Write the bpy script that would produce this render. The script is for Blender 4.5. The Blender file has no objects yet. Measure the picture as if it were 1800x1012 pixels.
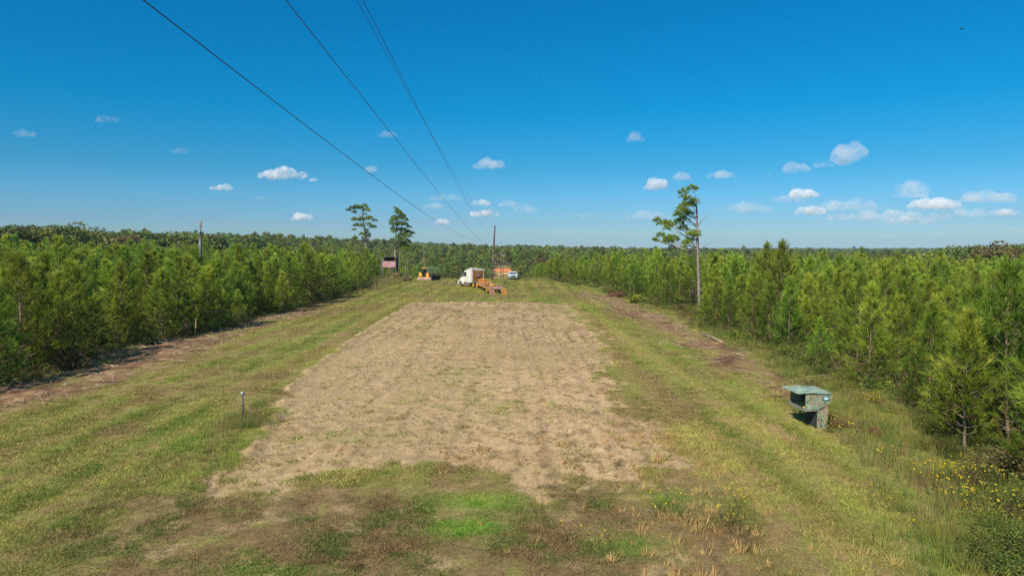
import bpy, math, random
import numpy as np
from mathutils import Vector, Matrix

random.seed(7); rng = np.random.default_rng(11)
sc = bpy.context.scene
R = math.radians

# ------------------------------------------------------------------ camera
FPX, PITCH, CH = 1200.0, R(3.4), 7.0
cam_d = bpy.data.cameras.new('camera'); cam = bpy.data.objects.new('camera', cam_d)
sc.collection.objects.link(cam); sc.camera = cam
cam_d.sensor_width = 36; cam_d.lens = 36 * FPX / 1800
cam_d.clip_start = 0.2; cam_d.clip_end = 60000
cam.location = (0, 0, CH); cam.rotation_euler = (R(90) - PITCH, 0, 0)

# ------------------------------------------------------------------ sky and sun
SUN_AZ, SUN_EL = R(213), R(44)          # clockwise from +Y: behind the camera, to the left
w = bpy.data.worlds.new('World'); sc.world = w; w.use_nodes = True
nt = w.node_tree; nt.nodes.clear()
sky = nt.nodes.new('ShaderNodeTexSky'); sky.sky_type = 'NISHITA'; sky.sun_disc = False
sky.sun_elevation = SUN_EL; sky.sun_rotation = SUN_AZ
sky.altitude = 0; sky.air_density = 1.0; sky.dust_density = 0.6; sky.ozone_density = 2.0
hsv = nt.nodes.new('ShaderNodeHueSaturation'); hsv.inputs['Saturation'].default_value = 1.28
hsv.inputs['Hue'].default_value = 0.487
bg = nt.nodes.new('ShaderNodeBackground'); bg.inputs['Strength'].default_value = 0.093
out = nt.nodes.new('ShaderNodeOutputWorld')
sxyz = nt.nodes.new('ShaderNodeSeparateXYZ')
tcw = nt.nodes.new('ShaderNodeTexCoord'); nt.links.new(tcw.outputs['Generated'], sxyz.inputs[0])
cr = nt.nodes.new('ShaderNodeValToRGB'); els = cr.color_ramp.elements     # grades the sky by height; the unseen upper part is raised for fill light
els[0].position = 0.0; els[0].color = (.42, .66, 1.0, 1); els[1].position = 1.0; els[1].color = (.9, .97, 1.0, 1)
for p_, c_ in ((.035, (.30, .51, .84)), (.11, (.13, .465, .69)), (.19, (.028, .50, .725)), (.33, (.018, .53, .765)), (.50, (.5, .8, .95))):
    e_ = els.new(p_); e_.color = (*c_, 1)
nt.links.new(sxyz.outputs['Z'], cr.inputs[0]); vmul = nt.nodes.new('ShaderNodeVectorMath'); vmul.operation = 'MULTIPLY'
nt.links.new(sky.outputs[0], hsv.inputs['Color']); nt.links.new(hsv.outputs[0], vmul.inputs[0]); nt.links.new(cr.outputs[0], vmul.inputs[1]); nt.links.new(vmul.outputs[0], bg.inputs['Color'])
nt.links.new(bg.outputs[0], out.inputs['Surface'])
sd = bpy.data.lights.new('sun', 'SUN'); sd.energy = 4.5; sd.angle = R(0.53); sd.color = (1.0, 0.92, 0.77)
sun = bpy.data.objects.new('sun', sd); sc.collection.objects.link(sun)
sdir = Vector((math.sin(SUN_AZ) * math.cos(SUN_EL), math.cos(SUN_AZ) * math.cos(SUN_EL), math.sin(SUN_EL)))
sun.rotation_euler = sdir.to_track_quat('Z', 'Y').to_euler(); sun.location = sdir * 200
vs = sc.view_settings; vs.view_transform = 'Standard'; vs.look = 'None'; vs.gamma = 1; vs.use_curve_mapping = False
vs.exposure = 0.68
cy = sc.cycles
cy.max_bounces = 12; cy.diffuse_bounces = 3; cy.glossy_bounces = 2; cy.transmission_bounces = 4
cy.transparent_max_bounces = 8; cy.volume_bounces = 12; cy.use_denoising = False; cy.use_adaptive_sampling = False
try: cy.denoiser = 'OPENIMAGEDENOISE'; cy.denoising_prefilter = 'ACCURATE'
except Exception: pass

# ------------------------------------------------------------------ numeric noise
def _hash(ix, iy, seed):
    h = (ix.astype(np.int64) * 374761393 + iy.astype(np.int64) * 668265263 + seed * 982451653) & 0xffffffff
    h = ((h ^ (h >> 13)) * 1274126177) & 0xffffffff
    h = (h ^ (h >> 16)) & 0xffffffff
    return h.astype(np.float64) / 4294967295.0
def vn(x, y, seed=0):
    x = np.asarray(x, float); y = np.asarray(y, float)
    ix = np.floor(x); iy = np.floor(y); fx = x - ix; fy = y - iy
    fx = fx * fx * (3 - 2 * fx); fy = fy * fy * (3 - 2 * fy)
    a = _hash(ix, iy, seed); b = _hash(ix + 1, iy, seed); c = _hash(ix, iy + 1, seed); d = _hash(ix + 1, iy + 1, seed)
    return (a * (1 - fx) + b * fx) * (1 - fy) + (c * (1 - fx) + d * fx) * fy
def fbm(x, y, seed=0, o=4, g=0.5):
    s = 0; a = 1; t = 0
    for k in range(o):
        ca_, sa_ = math.cos(.61 + 1.13 * k), math.sin(.61 + 1.13 * k); q_ = 1.93 ** k
        s = s + a * vn((x * ca_ - y * sa_) * q_ + 17.3 * k, (x * sa_ + y * ca_) * q_ - 9.1 * k, seed + k); t += a; a *= g
    return s / t
def ss(a, b, x):
    t = np.clip((np.asarray(x, float) - a) / (b - a), 0, 1); return t * t * (3 - 2 * t)
def lerp(a, b, t): return a + (b - a) * t

# ------------------------------------------------------------------ terrain
def terr(x, y):
    x = np.asarray(x, float); y = np.asarray(y, float)
    z = 0.022 * np.clip(-x - 32, 0, 190) * ss(20, 90, y)
    z = z - 0.012 * np.clip(x - 22, 0, 200)
    wl = 1 - ss(60, 190, -x) * 0.75
    val = -6.4 * (np.clip((y - 149) / 60, 0, 1) * .75 + ss(149, 225, y) * .25) * wl
    rise = 3.9 * ss(255, 345, y)
    far = ss(360, 900, y)
    z = z + val + rise * (1 - far * 0.5)
    z = z + far * ((fbm(x / 420, y / 420, 5, 3) - 0.5) * 7 - 2.6) - 3.5 * ss(1500, 3500, y) - 2.2 * ss(20, 120, x) * ss(200, 300, y)
    z = z + (fbm(x / 23, y / 23, 8, 2) - 0.5) * 0.25 * ss(30, 120, np.hypot(x, y))
    return z
def ray(px, py):
    u = (px - 900) / FPX; v = (506 - py) / FPX; c, s = math.cos(PITCH), math.sin(PITCH)
    return np.array([u, c + v * s, -s + v * c])
def G(px, py):
    """ground point seen at that place of the photograph"""
    r = ray(px, py); t = 8.0
    while t < 3000:
        if CH + r[2] * t <= float(terr(r[0] * t, r[1] * t)): break
        t *= 1.002
    x, y = r[0] * t, r[1] * t
    return float(x), float(y), float(terr(x, y))
def F(px, py):
    r = ray(px, py); t = CH / -r[2]; return (r[0] * t, r[1] * t)
def AT(px, py, Y):
    r = ray(px, py); t = Y / r[1]; return Vector((r[0] * t, Y, CH + r[2] * t))

def sdist(px, py, poly):
    """signed distance to polygon, positive inside"""
    P = np.array(poly, float); d = np.full(np.shape(px), 1e18); ins = np.zeros(np.shape(px), bool)
    for i in range(len(P)):
        a = P[i]; b = P[(i + 1) % len(P)]; e = b - a
        wx = px - a[0]; wy = py - a[1]
        t = np.clip((wx * e[0] + wy * e[1]) / (e @ e), 0, 1)
        d = np.minimum(d, (wx - e[0] * t) ** 2 + (wy - e[1] * t) ** 2)
        c = ((a[1] > py) != (b[1] > py))
        with np.errstate(divide='ignore', invalid='ignore'):
            xi = (b[0] - a[0]) * (py - a[1]) / (b[1] - a[1]) + a[0]
        ins ^= c & (px < xi)
    return np.where(ins, 1, -1) * np.sqrt(d)

FIELD = [F(*p) for p in [(362, 872), (425, 795), (485, 712), (500, 680), (560, 635), (640, 580), (700, 545), (722, 533), (860, 529), (1000, 533),
                         (1030, 555), (1060, 590), (1075, 640), (1085, 700), (1150, 745), (1165, 785), (1190, 812), (1130, 850), (1035, 858), (975, 872), (940, 892), (895, 866), (820, 820), (700, 818), (640, 832), (545, 845), (480, 864)]]
LHEDGE = [(-27.5, -10), (-25.8, 20)] + [F(*p) for p in [(22, 676), (77, 658), (229, 612), (342, 590), (450, 562), (540, 538), (600, 522)]] + [(-24.5, 112), (-27.5, 130), (-29.5, 150), (-29, 172)]
RHEDGE = [(17.2, -10), (15.5, 14)] + [F(*p) for p in [(1800, 850), (1640, 745), (1560, 705), (1480, 682), (1380, 630), (1290, 590), (1240, 572)]] + [(18.5, 72), (17, 85), (15.5, 100), (15, 115), (11, 132), (6.5, 152), (4.5, 172)]
LSTRIP = [(-28, 10), (-26, 18), (-25.8, 22), F(22, 676), F(77, 655), F(229, 608), F(342, 590), F(450, 560), F(560, 532), F(560, 546), F(450, 580), F(319, 634), F(230, 655), F(140, 690), F(60, 715), F(0, 730), (-20, 20), (-20, 8)]
RSTRIP = [F(*p) for p in [(1010, 512), (1060, 518), (1100, 528), (1200, 572), (1290, 608), (1350, 630), (1420, 680), (1440, 720), (1395, 700), (1330, 665), (1250, 648), (1215, 622), (1160, 590), (1110, 560), (1060, 535)]]
WEEDS = [F(*p) for p in [(1100, 527), (1240, 570), (1380, 630), (1480, 682), (1640, 745), (1800, 850), (1900, 1100), (1620, 1100), (1600, 960), (1540, 850), (1500, 790), (1440, 740), (1380, 668), (1290, 612), (1190, 568)]]
def hx(line, y):
    L = sorted(line, key=lambda p: p[1]); return np.interp(y, [p[1] for p in L], [p[0] for p in L])

def blob(x, y, px, py, rx, ry):
    cx, cy_ = F(px, py); return np.exp(-(((x - cx) / rx) ** 2 + ((y - cy_) / ry) ** 2))
def masks(x, y):
    m = {}
    n1 = fbm(x / 1.3, y / 1.3, 21, 4) - 0.5; n2 = fbm(x / 0.45, y / 0.45, 22, 3) - 0.5; n3 = fbm(x / 4, y / 4, 23, 4) - 0.5
    sf = sdist(x, y, FIELD)
    rag = lerp(1.35, 2.4, ss(22.5, 20, y))
    rag = np.where(x > 4, np.maximum(rag, 3.4), rag)
    m['soil'] = ss(-0.25, 0.25, sf + (n1 * 1.0 + n2 * 0.8) * rag - 0.1)
    m['strip'] = np.maximum(blob(x, y, 800, 499, 5, 6) * .8 * (n1 + n3 > -.12), np.maximum(blob(x, y, 985, 505, 3.2, 6) * .7 * (n1 + n3 > 0), ss(.26, .50, fbm(x / 1.7, y / 3.2, 24, 4)) * np.maximum(ss(-0.8, 0.8, sdist(x, y, LSTRIP) + n1 * 2.5 + n3 * 2), ss(-0.7, 0.7, sdist(x, y, RSTRIP) + n1 * 2.6 + n3 * 3.8 - .1))))
    m['weeds'] = ss(-0.6, 0.6, sdist(x, y, WEEDS) + n1 * 1.6)
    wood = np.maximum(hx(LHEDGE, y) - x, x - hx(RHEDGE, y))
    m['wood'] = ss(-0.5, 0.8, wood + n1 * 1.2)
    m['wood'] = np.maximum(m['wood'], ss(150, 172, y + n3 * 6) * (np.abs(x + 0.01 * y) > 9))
    # foreground thatch: below the field
    fr = np.clip(ss(np.where(x < -2, 19.7, 20.4), np.where(x < -2, 18.3, 18.6), y + n1 * 1.6) * ss(-11.5, -7.5, x + (y - 14) * .15 + n3 * 4) * ss(7.3, 4.6, x + n3 * 2.5 + n1), 0, 1)
    m['front'] = fr
    m['lush'] = np.clip(blob(x, y, 845, 886, 1.35, 0.75) + blob(x, y, 820, 932, 0.95, 0.55) + .32 * blob(x, y, 340, 780, 1.2, 1.6) + .28 * blob(x, y, 330, 745, 1, 2)
                        + .35 * blob(x, y, 455, 1010, 1.2, .5) + .5 * blob(x, y, 1180, 880, 1.4, .7) + .5 * blob(x, y, 1130, 960, .9, .6) + .5 * blob(x, y, 640, 770, 2.6, 1.2) * .5, 0, 1)
    m['n1'] = n1; m['n2'] = n2; m['n3'] = n3; m['sf'] = sf
    return m

C_SOIL = np.array([0.43, 0.30, 0.165]); C_SOILD = np.array([0.20, 0.135, 0.07])
C_THATCH = np.array([0.19, 0.125, 0.062]); C_GRASS = np.array([0.21, 0.20, 0.055]); C_STRAW = np.array([0.36, 0.25, 0.12])
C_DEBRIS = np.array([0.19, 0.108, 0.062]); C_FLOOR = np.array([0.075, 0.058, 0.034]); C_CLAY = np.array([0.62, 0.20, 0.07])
def ground_colour(x, y, m):
    def mx(c, d, t): return c + (d - c) * t[..., None]
    c = np.zeros(x.shape + (3,)) + C_GRASS
    v = fbm(x / 0.7, y / 22.0, 31, 4); v2 = fbm(x / 0.5, y / 0.5, 32, 3); v3 = fbm(x / 6, y / 9, 33, 3)
    c = mx(c, C_THATCH * 1.15, ss(0.40, 0.68, v * 0.6 + v2 * 0.4))
    c = mx(c, C_STRAW, 0.5 * ss(0.58, 0.8, v2) + 0.0 * v)
    c = mx(c, C_THATCH, m['front'] * 0.8 * ss(.25, .6, v2 + .15))
    c = mx(c, C_SOIL * 0.8, m['front'] * ss(0.63, 0.74, fbm(x / 0.8, y / 0.8, 35, 4)) * 0.8)
    deb = mx(np.zeros_like(c) + C_DEBRIS, C_STRAW * 0.8, ss(0.5, 0.78, v2))
    deb = mx(deb, C_DEBRIS * 0.5, ss(0.5, 0.75, fbm(x / 1.6, y / 1.6, 37, 4)))
    c = mx(c, deb, m['strip'])
    # rows left by the tiller run along the field; crumbs and old stubble between them
    row = 0.5 + 0.5 * np.sin(x * 2 * math.pi / 1.1 + 2.0 * fbm(x / 4, y / 40, 41, 3))
    s = mx(np.zeros_like(c) + C_SOIL, C_SOILD, 0.7 * row ** 4 * ss(.32, .55, fbm(x / 1.5, y / 20, 42, 3)) + 0.8 * ss(0.53, 0.70, fbm(x / 0.32, y / 0.5, 43, 4)))
    s = mx(s, C_SOIL * np.array([.80, .82, .80]), ss(0.35, 0.7, fbm(x / 7, y / 11, 44, 3)))
    s = mx(s, C_GRASS * 1.15, 0.16 * ss(0.60, 0.74, fbm(x / 2.1, y / 3.5, 45, 4)))
    s = mx(s, np.array([.30, .19, .10]), 0.4 * ss(0.56, 0.74, fbm(x / 4.5, y / 3.0, 46, 4)))
    c = mx(c, s, m['soil'])
    for q in ((1370, 762, 1.2, .55), (1300, 745, 1.4, .8), (1195, 765, .5, .4), (1125, 880, .45, .2), (430, 995, .5, .3), (1120, 770, .9, .5), (935, 880, .35, .6)):
        c = mx(c, C_SOIL * np.array([.85, .78, .72]), np.clip(blob(x, y, *q) * 1.6 + m['n2'] * .9 * (blob(x, y, *q) > .1), 0, .85))
    c = mx(c, np.array([.13, .13, .05]) + 0 * c, m['weeds'] * .7)
    c = mx(c, C_GRASS * np.array([.8, 1.1, .7]), m['lush'] * .8)
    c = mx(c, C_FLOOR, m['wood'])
    # the far bank of clay across the hollow
    cor = (np.abs(x + 0.4 + 0.0 * y) < 60)
    bank = ss(232, 246, y) * ss(372, 352, y) * cor
    bc = mx(np.zeros_like(c) + np.array([.28, .17, .075]), np.array([.55, .33, .14]), ss(.45, .6, fbm(x / 6, y / 5, 51, 3)))
    bc = mx(bc, np.array([.16, .17, .06]), ss(.5, .62, fbm(x / 5, y / 7, 53, 3)) * ss(262, 282, y))
    bc = mx(bc, C_CLAY, ss(308, 311, y + 9 * m['n3']) * ss(325, 321, y + 9 * m['n3']) * ss(-9, -6.5, x + 4 * m['n3']))
    bc = mx(bc, np.array([.21, .17, .075]), ss(326, 332, y))
    c = mx(c, bc, bank)
    return np.clip(c, 0, 1)

def spaced(segs):
    v = []
    for a, b, s0, s1 in segs:
        t = a
        while t < b:
            v.append(t); t += lerp(s0, s1, (t - a) / (b - a))
    v.append(segs[-1][1]); return np.array(v)
gx = spaced([(-5200, -400, 300, 40), (-400, -60, 30, 1.6), (-60, -28, 1.2, .3), (-28, -12.5, .22, .15), (-12.5, 9, .11, .11), (9, 20, .15, .22), (20, 60, .3, 1.6), (60, 400, 1.6, 40), (400, 5200, 40, 300)])
gy = spaced([(-120, -4, 14, 2), (-4, 12, 1.4, .3), (12, 30, .11, .12), (30, 60, .14, .28), (60, 110, .28, .6), (110, 180, .6, 1.6), (180, 380, 2, 3), (380, 6900, 10, 200)])
X, Y = np.meshgrid(gx, gy)
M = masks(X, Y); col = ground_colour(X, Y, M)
row = 0.5 + 0.5 * np.sin(X * 2 * math.pi / 1.1 + 2.0 * fbm(X / 4, Y / 40, 41, 3))
Z = terr(X, Y)
near = ss(140, 90, Y)
Z = Z + near * M['soil'] * (0.022 * row + 0.12 * (fbm(X / .30, Y / .52, 61, 4) - .5) + .04 * (fbm(X / 1.4, Y / 2, 62, 2) - .5))
Z = Z + near * (1 - M['soil']) * (0.10 * (fbm(X / .8, Y / 1.6, 63, 3) - .5) + .05)
Z = Z + near * M['strip'] * 0.35 * (fbm(X / .9, Y / .9, 64, 4) - .4)
Z = Z + near * 0.16 * np.exp(-((M['sf'] - .25) / .3) ** 2) * (X < -7) * (Y > 22) * M['soil'] * (fbm(X / .3, Y / .3, 65, 3) * 1.8 - .2)
NX, NY = len(gx), len(gy)
me = bpy.data.meshes.new('ground')
V = np.stack([X, Y, Z], -1).reshape(-1, 3)
I = np.arange(NX * NY).reshape(NY, NX)
Q = np.stack([I[:-1, :-1], I[:-1, 1:], I[1:, 1:], I[1:, :-1]], -1).reshape(-1, 4)
me.vertices.add(len(V)); me.vertices.foreach_set('co', V.astype(np.float32).ravel())
me.loops.add(Q.size); me.loops.foreach_set('vertex_index', Q.astype(np.int32).ravel())
me.polygons.add(len(Q)); me.polygons.foreach_set('loop_start', np.arange(0, Q.size, 4, dtype=np.int32))
me.update(calc_edges=True); me.validate()
ca = me.color_attributes.new('col', 'FLOAT_COLOR', 'POINT')
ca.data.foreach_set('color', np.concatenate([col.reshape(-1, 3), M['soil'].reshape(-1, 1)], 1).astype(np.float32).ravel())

# ------------------------------------------------------------------ materials
def newmat(name):
    m = bpy.data.materials.new(name); m.use_nodes = True; t = m.node_tree
    b = t.nodes['Principled BSDF']; return m, t, b
def nd(t, typ, **kw):
    n = t.nodes.new(typ)
    for k, v in kw.items(): setattr(n, k, v)
    return n
def ramp(t, fac, stops):
    r = nd(t, 'ShaderNodeValToRGB'); e = r.color_ramp.elements
    e[0].position, e[0].color = stops[0][0], (*stops[0][1], 1); e[1].position, e[1].color = stops[-1][0], (*stops[-1][1], 1)
    for p, c in stops[1:-1]:
        x = e.new(p); x.color = (*c, 1)
    t.links.new(fac, r.inputs[0]); return r.outputs[0]
def rough_mat(name, c1, c2, scale=3.0, rough=0.6, metal=0.0, bump=0.0, bscale=None, spec=0.3, third=None):
    """two tones broken up by noise in object space"""
    m, t, b = newmat(name)
    tc = nd(t, 'ShaderNodeTexCoord'); n = nd(t, 'ShaderNodeTexNoise'); n.inputs['Scale'].default_value = scale; n.inputs['Detail'].default_value = 6
    t.links.new(tc.outputs['Object'], n.inputs['Vector'])
    st = [(0.38, c1), (0.62, c2)] if third is None else [(0.36, c1), (0.52, c2), (0.64, third)]
    t.links.new(ramp(t, n.outputs['Fac'], st), b.inputs['Base Color'])
    b.inputs['Roughness'].default_value = rough; b.inputs['Metallic'].default_value = metal; b.inputs['Specular IOR Level'].default_value = spec
    if bump:
        n2 = nd(t, 'ShaderNodeTexNoise'); n2.inputs['Scale'].default_value = bscale or scale * 4; t.links.new(tc.outputs['Object'], n2.inputs['Vector'])
        bp = nd(t, 'ShaderNodeBump'); bp.inputs['Distance'].default_value = bump; t.links.new(n2.outputs['Fac'], bp.inputs['Height']); t.links.new(bp.outputs[0], b.inputs['Normal'])
    return m
def ground_mat():
    m, t, b = newmat('ground_cover')
    at = nd(t, 'ShaderNodeAttribute', attribute_name='col')
    tc = nd(t, 'ShaderNodeNewGeometry')
    n = nd(t, 'ShaderNodeTexNoise'); n.inputs['Scale'].default_value = 9; n.inputs['Detail'].default_value = 8; n.inputs['Roughness'].default_value = .7
    n2 = nd(t, 'ShaderNodeTexNoise'); n2.inputs['Scale'].default_value = 2.4; n2.inputs['Detail'].default_value = 5
    t.links.new(tc.outputs['Position'], n.inputs['Vector']); t.links.new(tc.outputs['Position'], n2.inputs['Vector'])
    mr = nd(t, 'ShaderNodeMapRange'); mr.inputs['From Min'].default_value = .32; mr.inputs['From Max'].default_value = .68; mr.inputs['To Min'].default_value = .62; mr.inputs['To Max'].default_value = 1.28
    t.links.new(n.outputs['Fac'], mr.inputs['Value'])
    mr2 = nd(t, 'ShaderNodeMapRange'); mr2.inputs['From Min'].default_value = .3; mr2.inputs['From Max'].default_value = .7; mr2.inputs['To Min'].default_value = .82; mr2.inputs['To Max'].default_value = 1.15
    t.links.new(n2.outputs['Fac'], mr2.inputs['Value'])
    mu = nd(t, 'ShaderNodeMath', operation='MULTIPLY'); t.links.new(mr.outputs[0], mu.inputs[0]); t.links.new(mr2.outputs[0], mu.inputs[1])
    vm = nd(t, 'ShaderNodeVectorMath', operation='SCALE'); t.links.new(at.outputs['Color'], vm.inputs[0]); t.links.new(mu.outputs[0], vm.inputs['Scale'])
    t.links.new(vm.outputs[0], b.inputs['Base Color']); b.inputs['Roughness'].default_value = .95; b.inputs['Specular IOR Level'].default_value = .1
    bp = nd(t, 'ShaderNodeBump'); bp.inputs['Distance'].default_value = .06; bp.inputs['Strength'].default_value = .9
    t.links.new(n.outputs['Fac'], bp.inputs['Height']); t.links.new(bp.outputs[0], b.inputs['Normal'])
    return m
def leaf_mat(name, stops, trans=0.3, rough=0.55, var=0.12, instcol=False):
    """foliage: tone by the 'tint' of each tuft, a little different on every plant, light passing through"""
    m, t, b = newmat(name)
    at = nd(t, 'ShaderNodeAttribute', attribute_name='tint'); oi = nd(t, 'ShaderNodeObjectInfo')
    c = ramp(t, at.outputs['Fac'], stops)
    if instcol:
        ic = nd(t, 'ShaderNodeAttribute', attribute_name='icol', attribute_type='INSTANCER')
        mm = nd(t, 'ShaderNodeVectorMath', operation='MULTIPLY'); t.links.new(c, mm.inputs[0]); t.links.new(ic.outputs['Vector'], mm.inputs[1]); c = mm.outputs[0]
    hs = nd(t, 'ShaderNodeHueSaturation')
    m1 = nd(t, 'ShaderNodeMapRange'); m1.inputs['To Min'].default_value = 0.5 - var * .16; m1.inputs['To Max'].default_value = 0.5 + var * .16
    m2 = nd(t, 'ShaderNodeMapRange'); m2.inputs['To Min'].default_value = 1 - var * 2; m2.inputs['To Max'].default_value = 1 + var * 2
    fr = nd(t, 'ShaderNodeMath', operation='FRACT'); ml = nd(t, 'ShaderNodeMath', operation='MULTIPLY'); ml.inputs[1].default_value = 7.31
    t.links.new(oi.outputs['Random'], m1.inputs['Value']); t.links.new(oi.outputs['Random'], ml.inputs[0]); t.links.new(ml.outputs[0], fr.inputs[0]); t.links.new(fr.outputs[0], m2.inputs['Value'])
    t.links.new(m1.outputs[0], hs.inputs['Hue']); t.links.new(m2.outputs[0], hs.inputs['Value']); t.links.new(c, hs.inputs['Color'])
    c = hs.outputs[0]
    t.links.new(c, b.inputs['Base Color']); b.inputs['Roughness'].default_value = rough; b.inputs['Specular IOR Level'].default_value = .25
    tr = nd(t, 'ShaderNodeBsdfTranslucent'); t.links.new(c, tr.inputs['Color'])
    mx = nd(t, 'ShaderNodeMixShader'); mx.inputs[0].default_value = trans
    t.links.new(b.outputs[0], mx.inputs[1]); t.links.new(tr.outputs[0], mx.inputs[2])
    t.links.new(mx.outputs[0], t.nodes['Material Output'].inputs['Surface'])
    return m
MG = ground_mat(); me.materials.append(MG)
ground = bpy.data.objects.new('ground', me); sc.collection.objects.link(ground); ground['kind'] = 'structure'
for p in me.polygons: pass
me.polygons.foreach_set('use_smooth', np.ones(len(me.polygons), bool))

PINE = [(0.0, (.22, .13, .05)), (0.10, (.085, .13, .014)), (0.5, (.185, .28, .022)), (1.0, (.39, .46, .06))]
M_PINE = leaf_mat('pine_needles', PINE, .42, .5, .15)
M_PINEO = leaf_mat('old_pine_needles', [(0, (.09, .13, .018)), (.5, (.18, .26, .025)), (1, (.33, .39, .05))], .45, .5, .06)
M_OAK = leaf_mat('broad_leaves', [(0, (.055, .08, .02)), (.5, (.10, .135, .028)), (1, (.19, .205, .05))], .25, .55, .22)
M_FAR = leaf_mat('far_leaves', [(0, (.06, .092, .018)), (.5, (.115, .16, .028)), (1, (.21, .23, .05))], .2, .6, .26)
M_GRASS = leaf_mat('grass_blades', [(0, (.55, .55, .55)), (1, (1.25, 1.25, 1.25))], .35, .6, .10, True)
M_BROWNLEAF = leaf_mat('brown_leaves', [(0, (.09, .06, .025)), (.5, (.16, .12, .045)), (1, (.22, .20, .06))], .25, .6, .1)
M_REDLEAF = leaf_mat('red_dead_needles', [(0, (.10, .045, .028)), (.5, (.19, .085, .05)), (1, (.30, .16, .10))], .25, .6, .05)
M_YELLEAF = leaf_mat('yellow_green_leaves', [(0, (.09, .12, .02)), (.5, (.18, .21, .03)), (1, (.36, .34, .04))], .35, .5, .08)
M_STRAWLEAF = leaf_mat('straw_coloured_leaves', [(0, (.13, .11, .04)), (.5, (.26, .21, .09)), (1, (.38, .31, .15))], .3, .6, .05)
M_PALELEAF = leaf_mat('pale_green_leaves', [(0, (.10, .15, .03)), (.5, (.17, .23, .05)), (1, (.27, .33, .09))], .35, .5, .08)
M_PETAL = leaf_mat('yellow_petals', [(0, (.55, .38, .01)), (1, (.85, .62, .02))], .3, .5, .05)
M_BARK = rough_mat('pine_bark', (.11, .075, .05), (.24, .17, .12), 9, .9, bump=.02)
M_BARKG = rough_mat('grey_bark', (.12, .10, .085), (.28, .24, .205), 6, .9, bump=.02)
M_TWIG = rough_mat('dry_twigs', (.20, .14, .09), (.42, .32, .22), 5, .9)
M_DARKTWIG = rough_mat('dark_twigs', (.07, .045, .03), (.16, .11, .08), 5, .9)
M_POLE = rough_mat('weathered_pole_wood', (.06, .042, .036), (.14, .10, .085), 4, .85, bump=.01)
M_SNAG = rough_mat('grey_dead_wood', (.12, .10, .10), (.28, .24, .23), 3, .9, bump=.03)
M_WIRE = rough_mat('wire_metal', (.02, .02, .025), (.035, .035, .04), 2, .5, .3)
M_WHITE = rough_mat('white_truck_paint', (.50, .47, .40), (.70, .68, .62), 1.5, .35, spec=.5)
M_GLASS = rough_mat('dark_glass', (.015, .02, .025), (.03, .035, .04), 2, .08, spec=.8)
M_BLACK = rough_mat('black_rubber', (.012, .012, .013), (.035, .03, .028), 5, .8)
M_STEEL = rough_mat('grey_steel', (.22, .22, .22), (.42, .42, .41), 3, .4, .6)
M_CHROME = rough_mat('bright_metal', (.55, .56, .58), (.7, .7, .72), 3, .25, .9)
M_ORANGE = rough_mat('faded_orange_paint', (.20, .09, .05), (.46, .19, .035), 3.5, .65, third=(.66, .30, .05))
M_SILVER = rough_mat('pale_blue_silver_paint', (.50, .58, .66), (.58, .65, .72), 1.5, .3, spec=.5)
M_YELLOW = rough_mat('yellow_machine_paint', (.45, .22, .03), (.74, .38, .02), 3, .5)
M_RUST = rough_mat('rusty_weathered_deck', (.15, .08, .055), (.34, .20, .16), 3, .9, bump=.01)
M_MUD = rough_mat('dry_red_mud', (.40, .20, .13), (.55, .33, .24), 4, .9)
M_TARP = None

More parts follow.
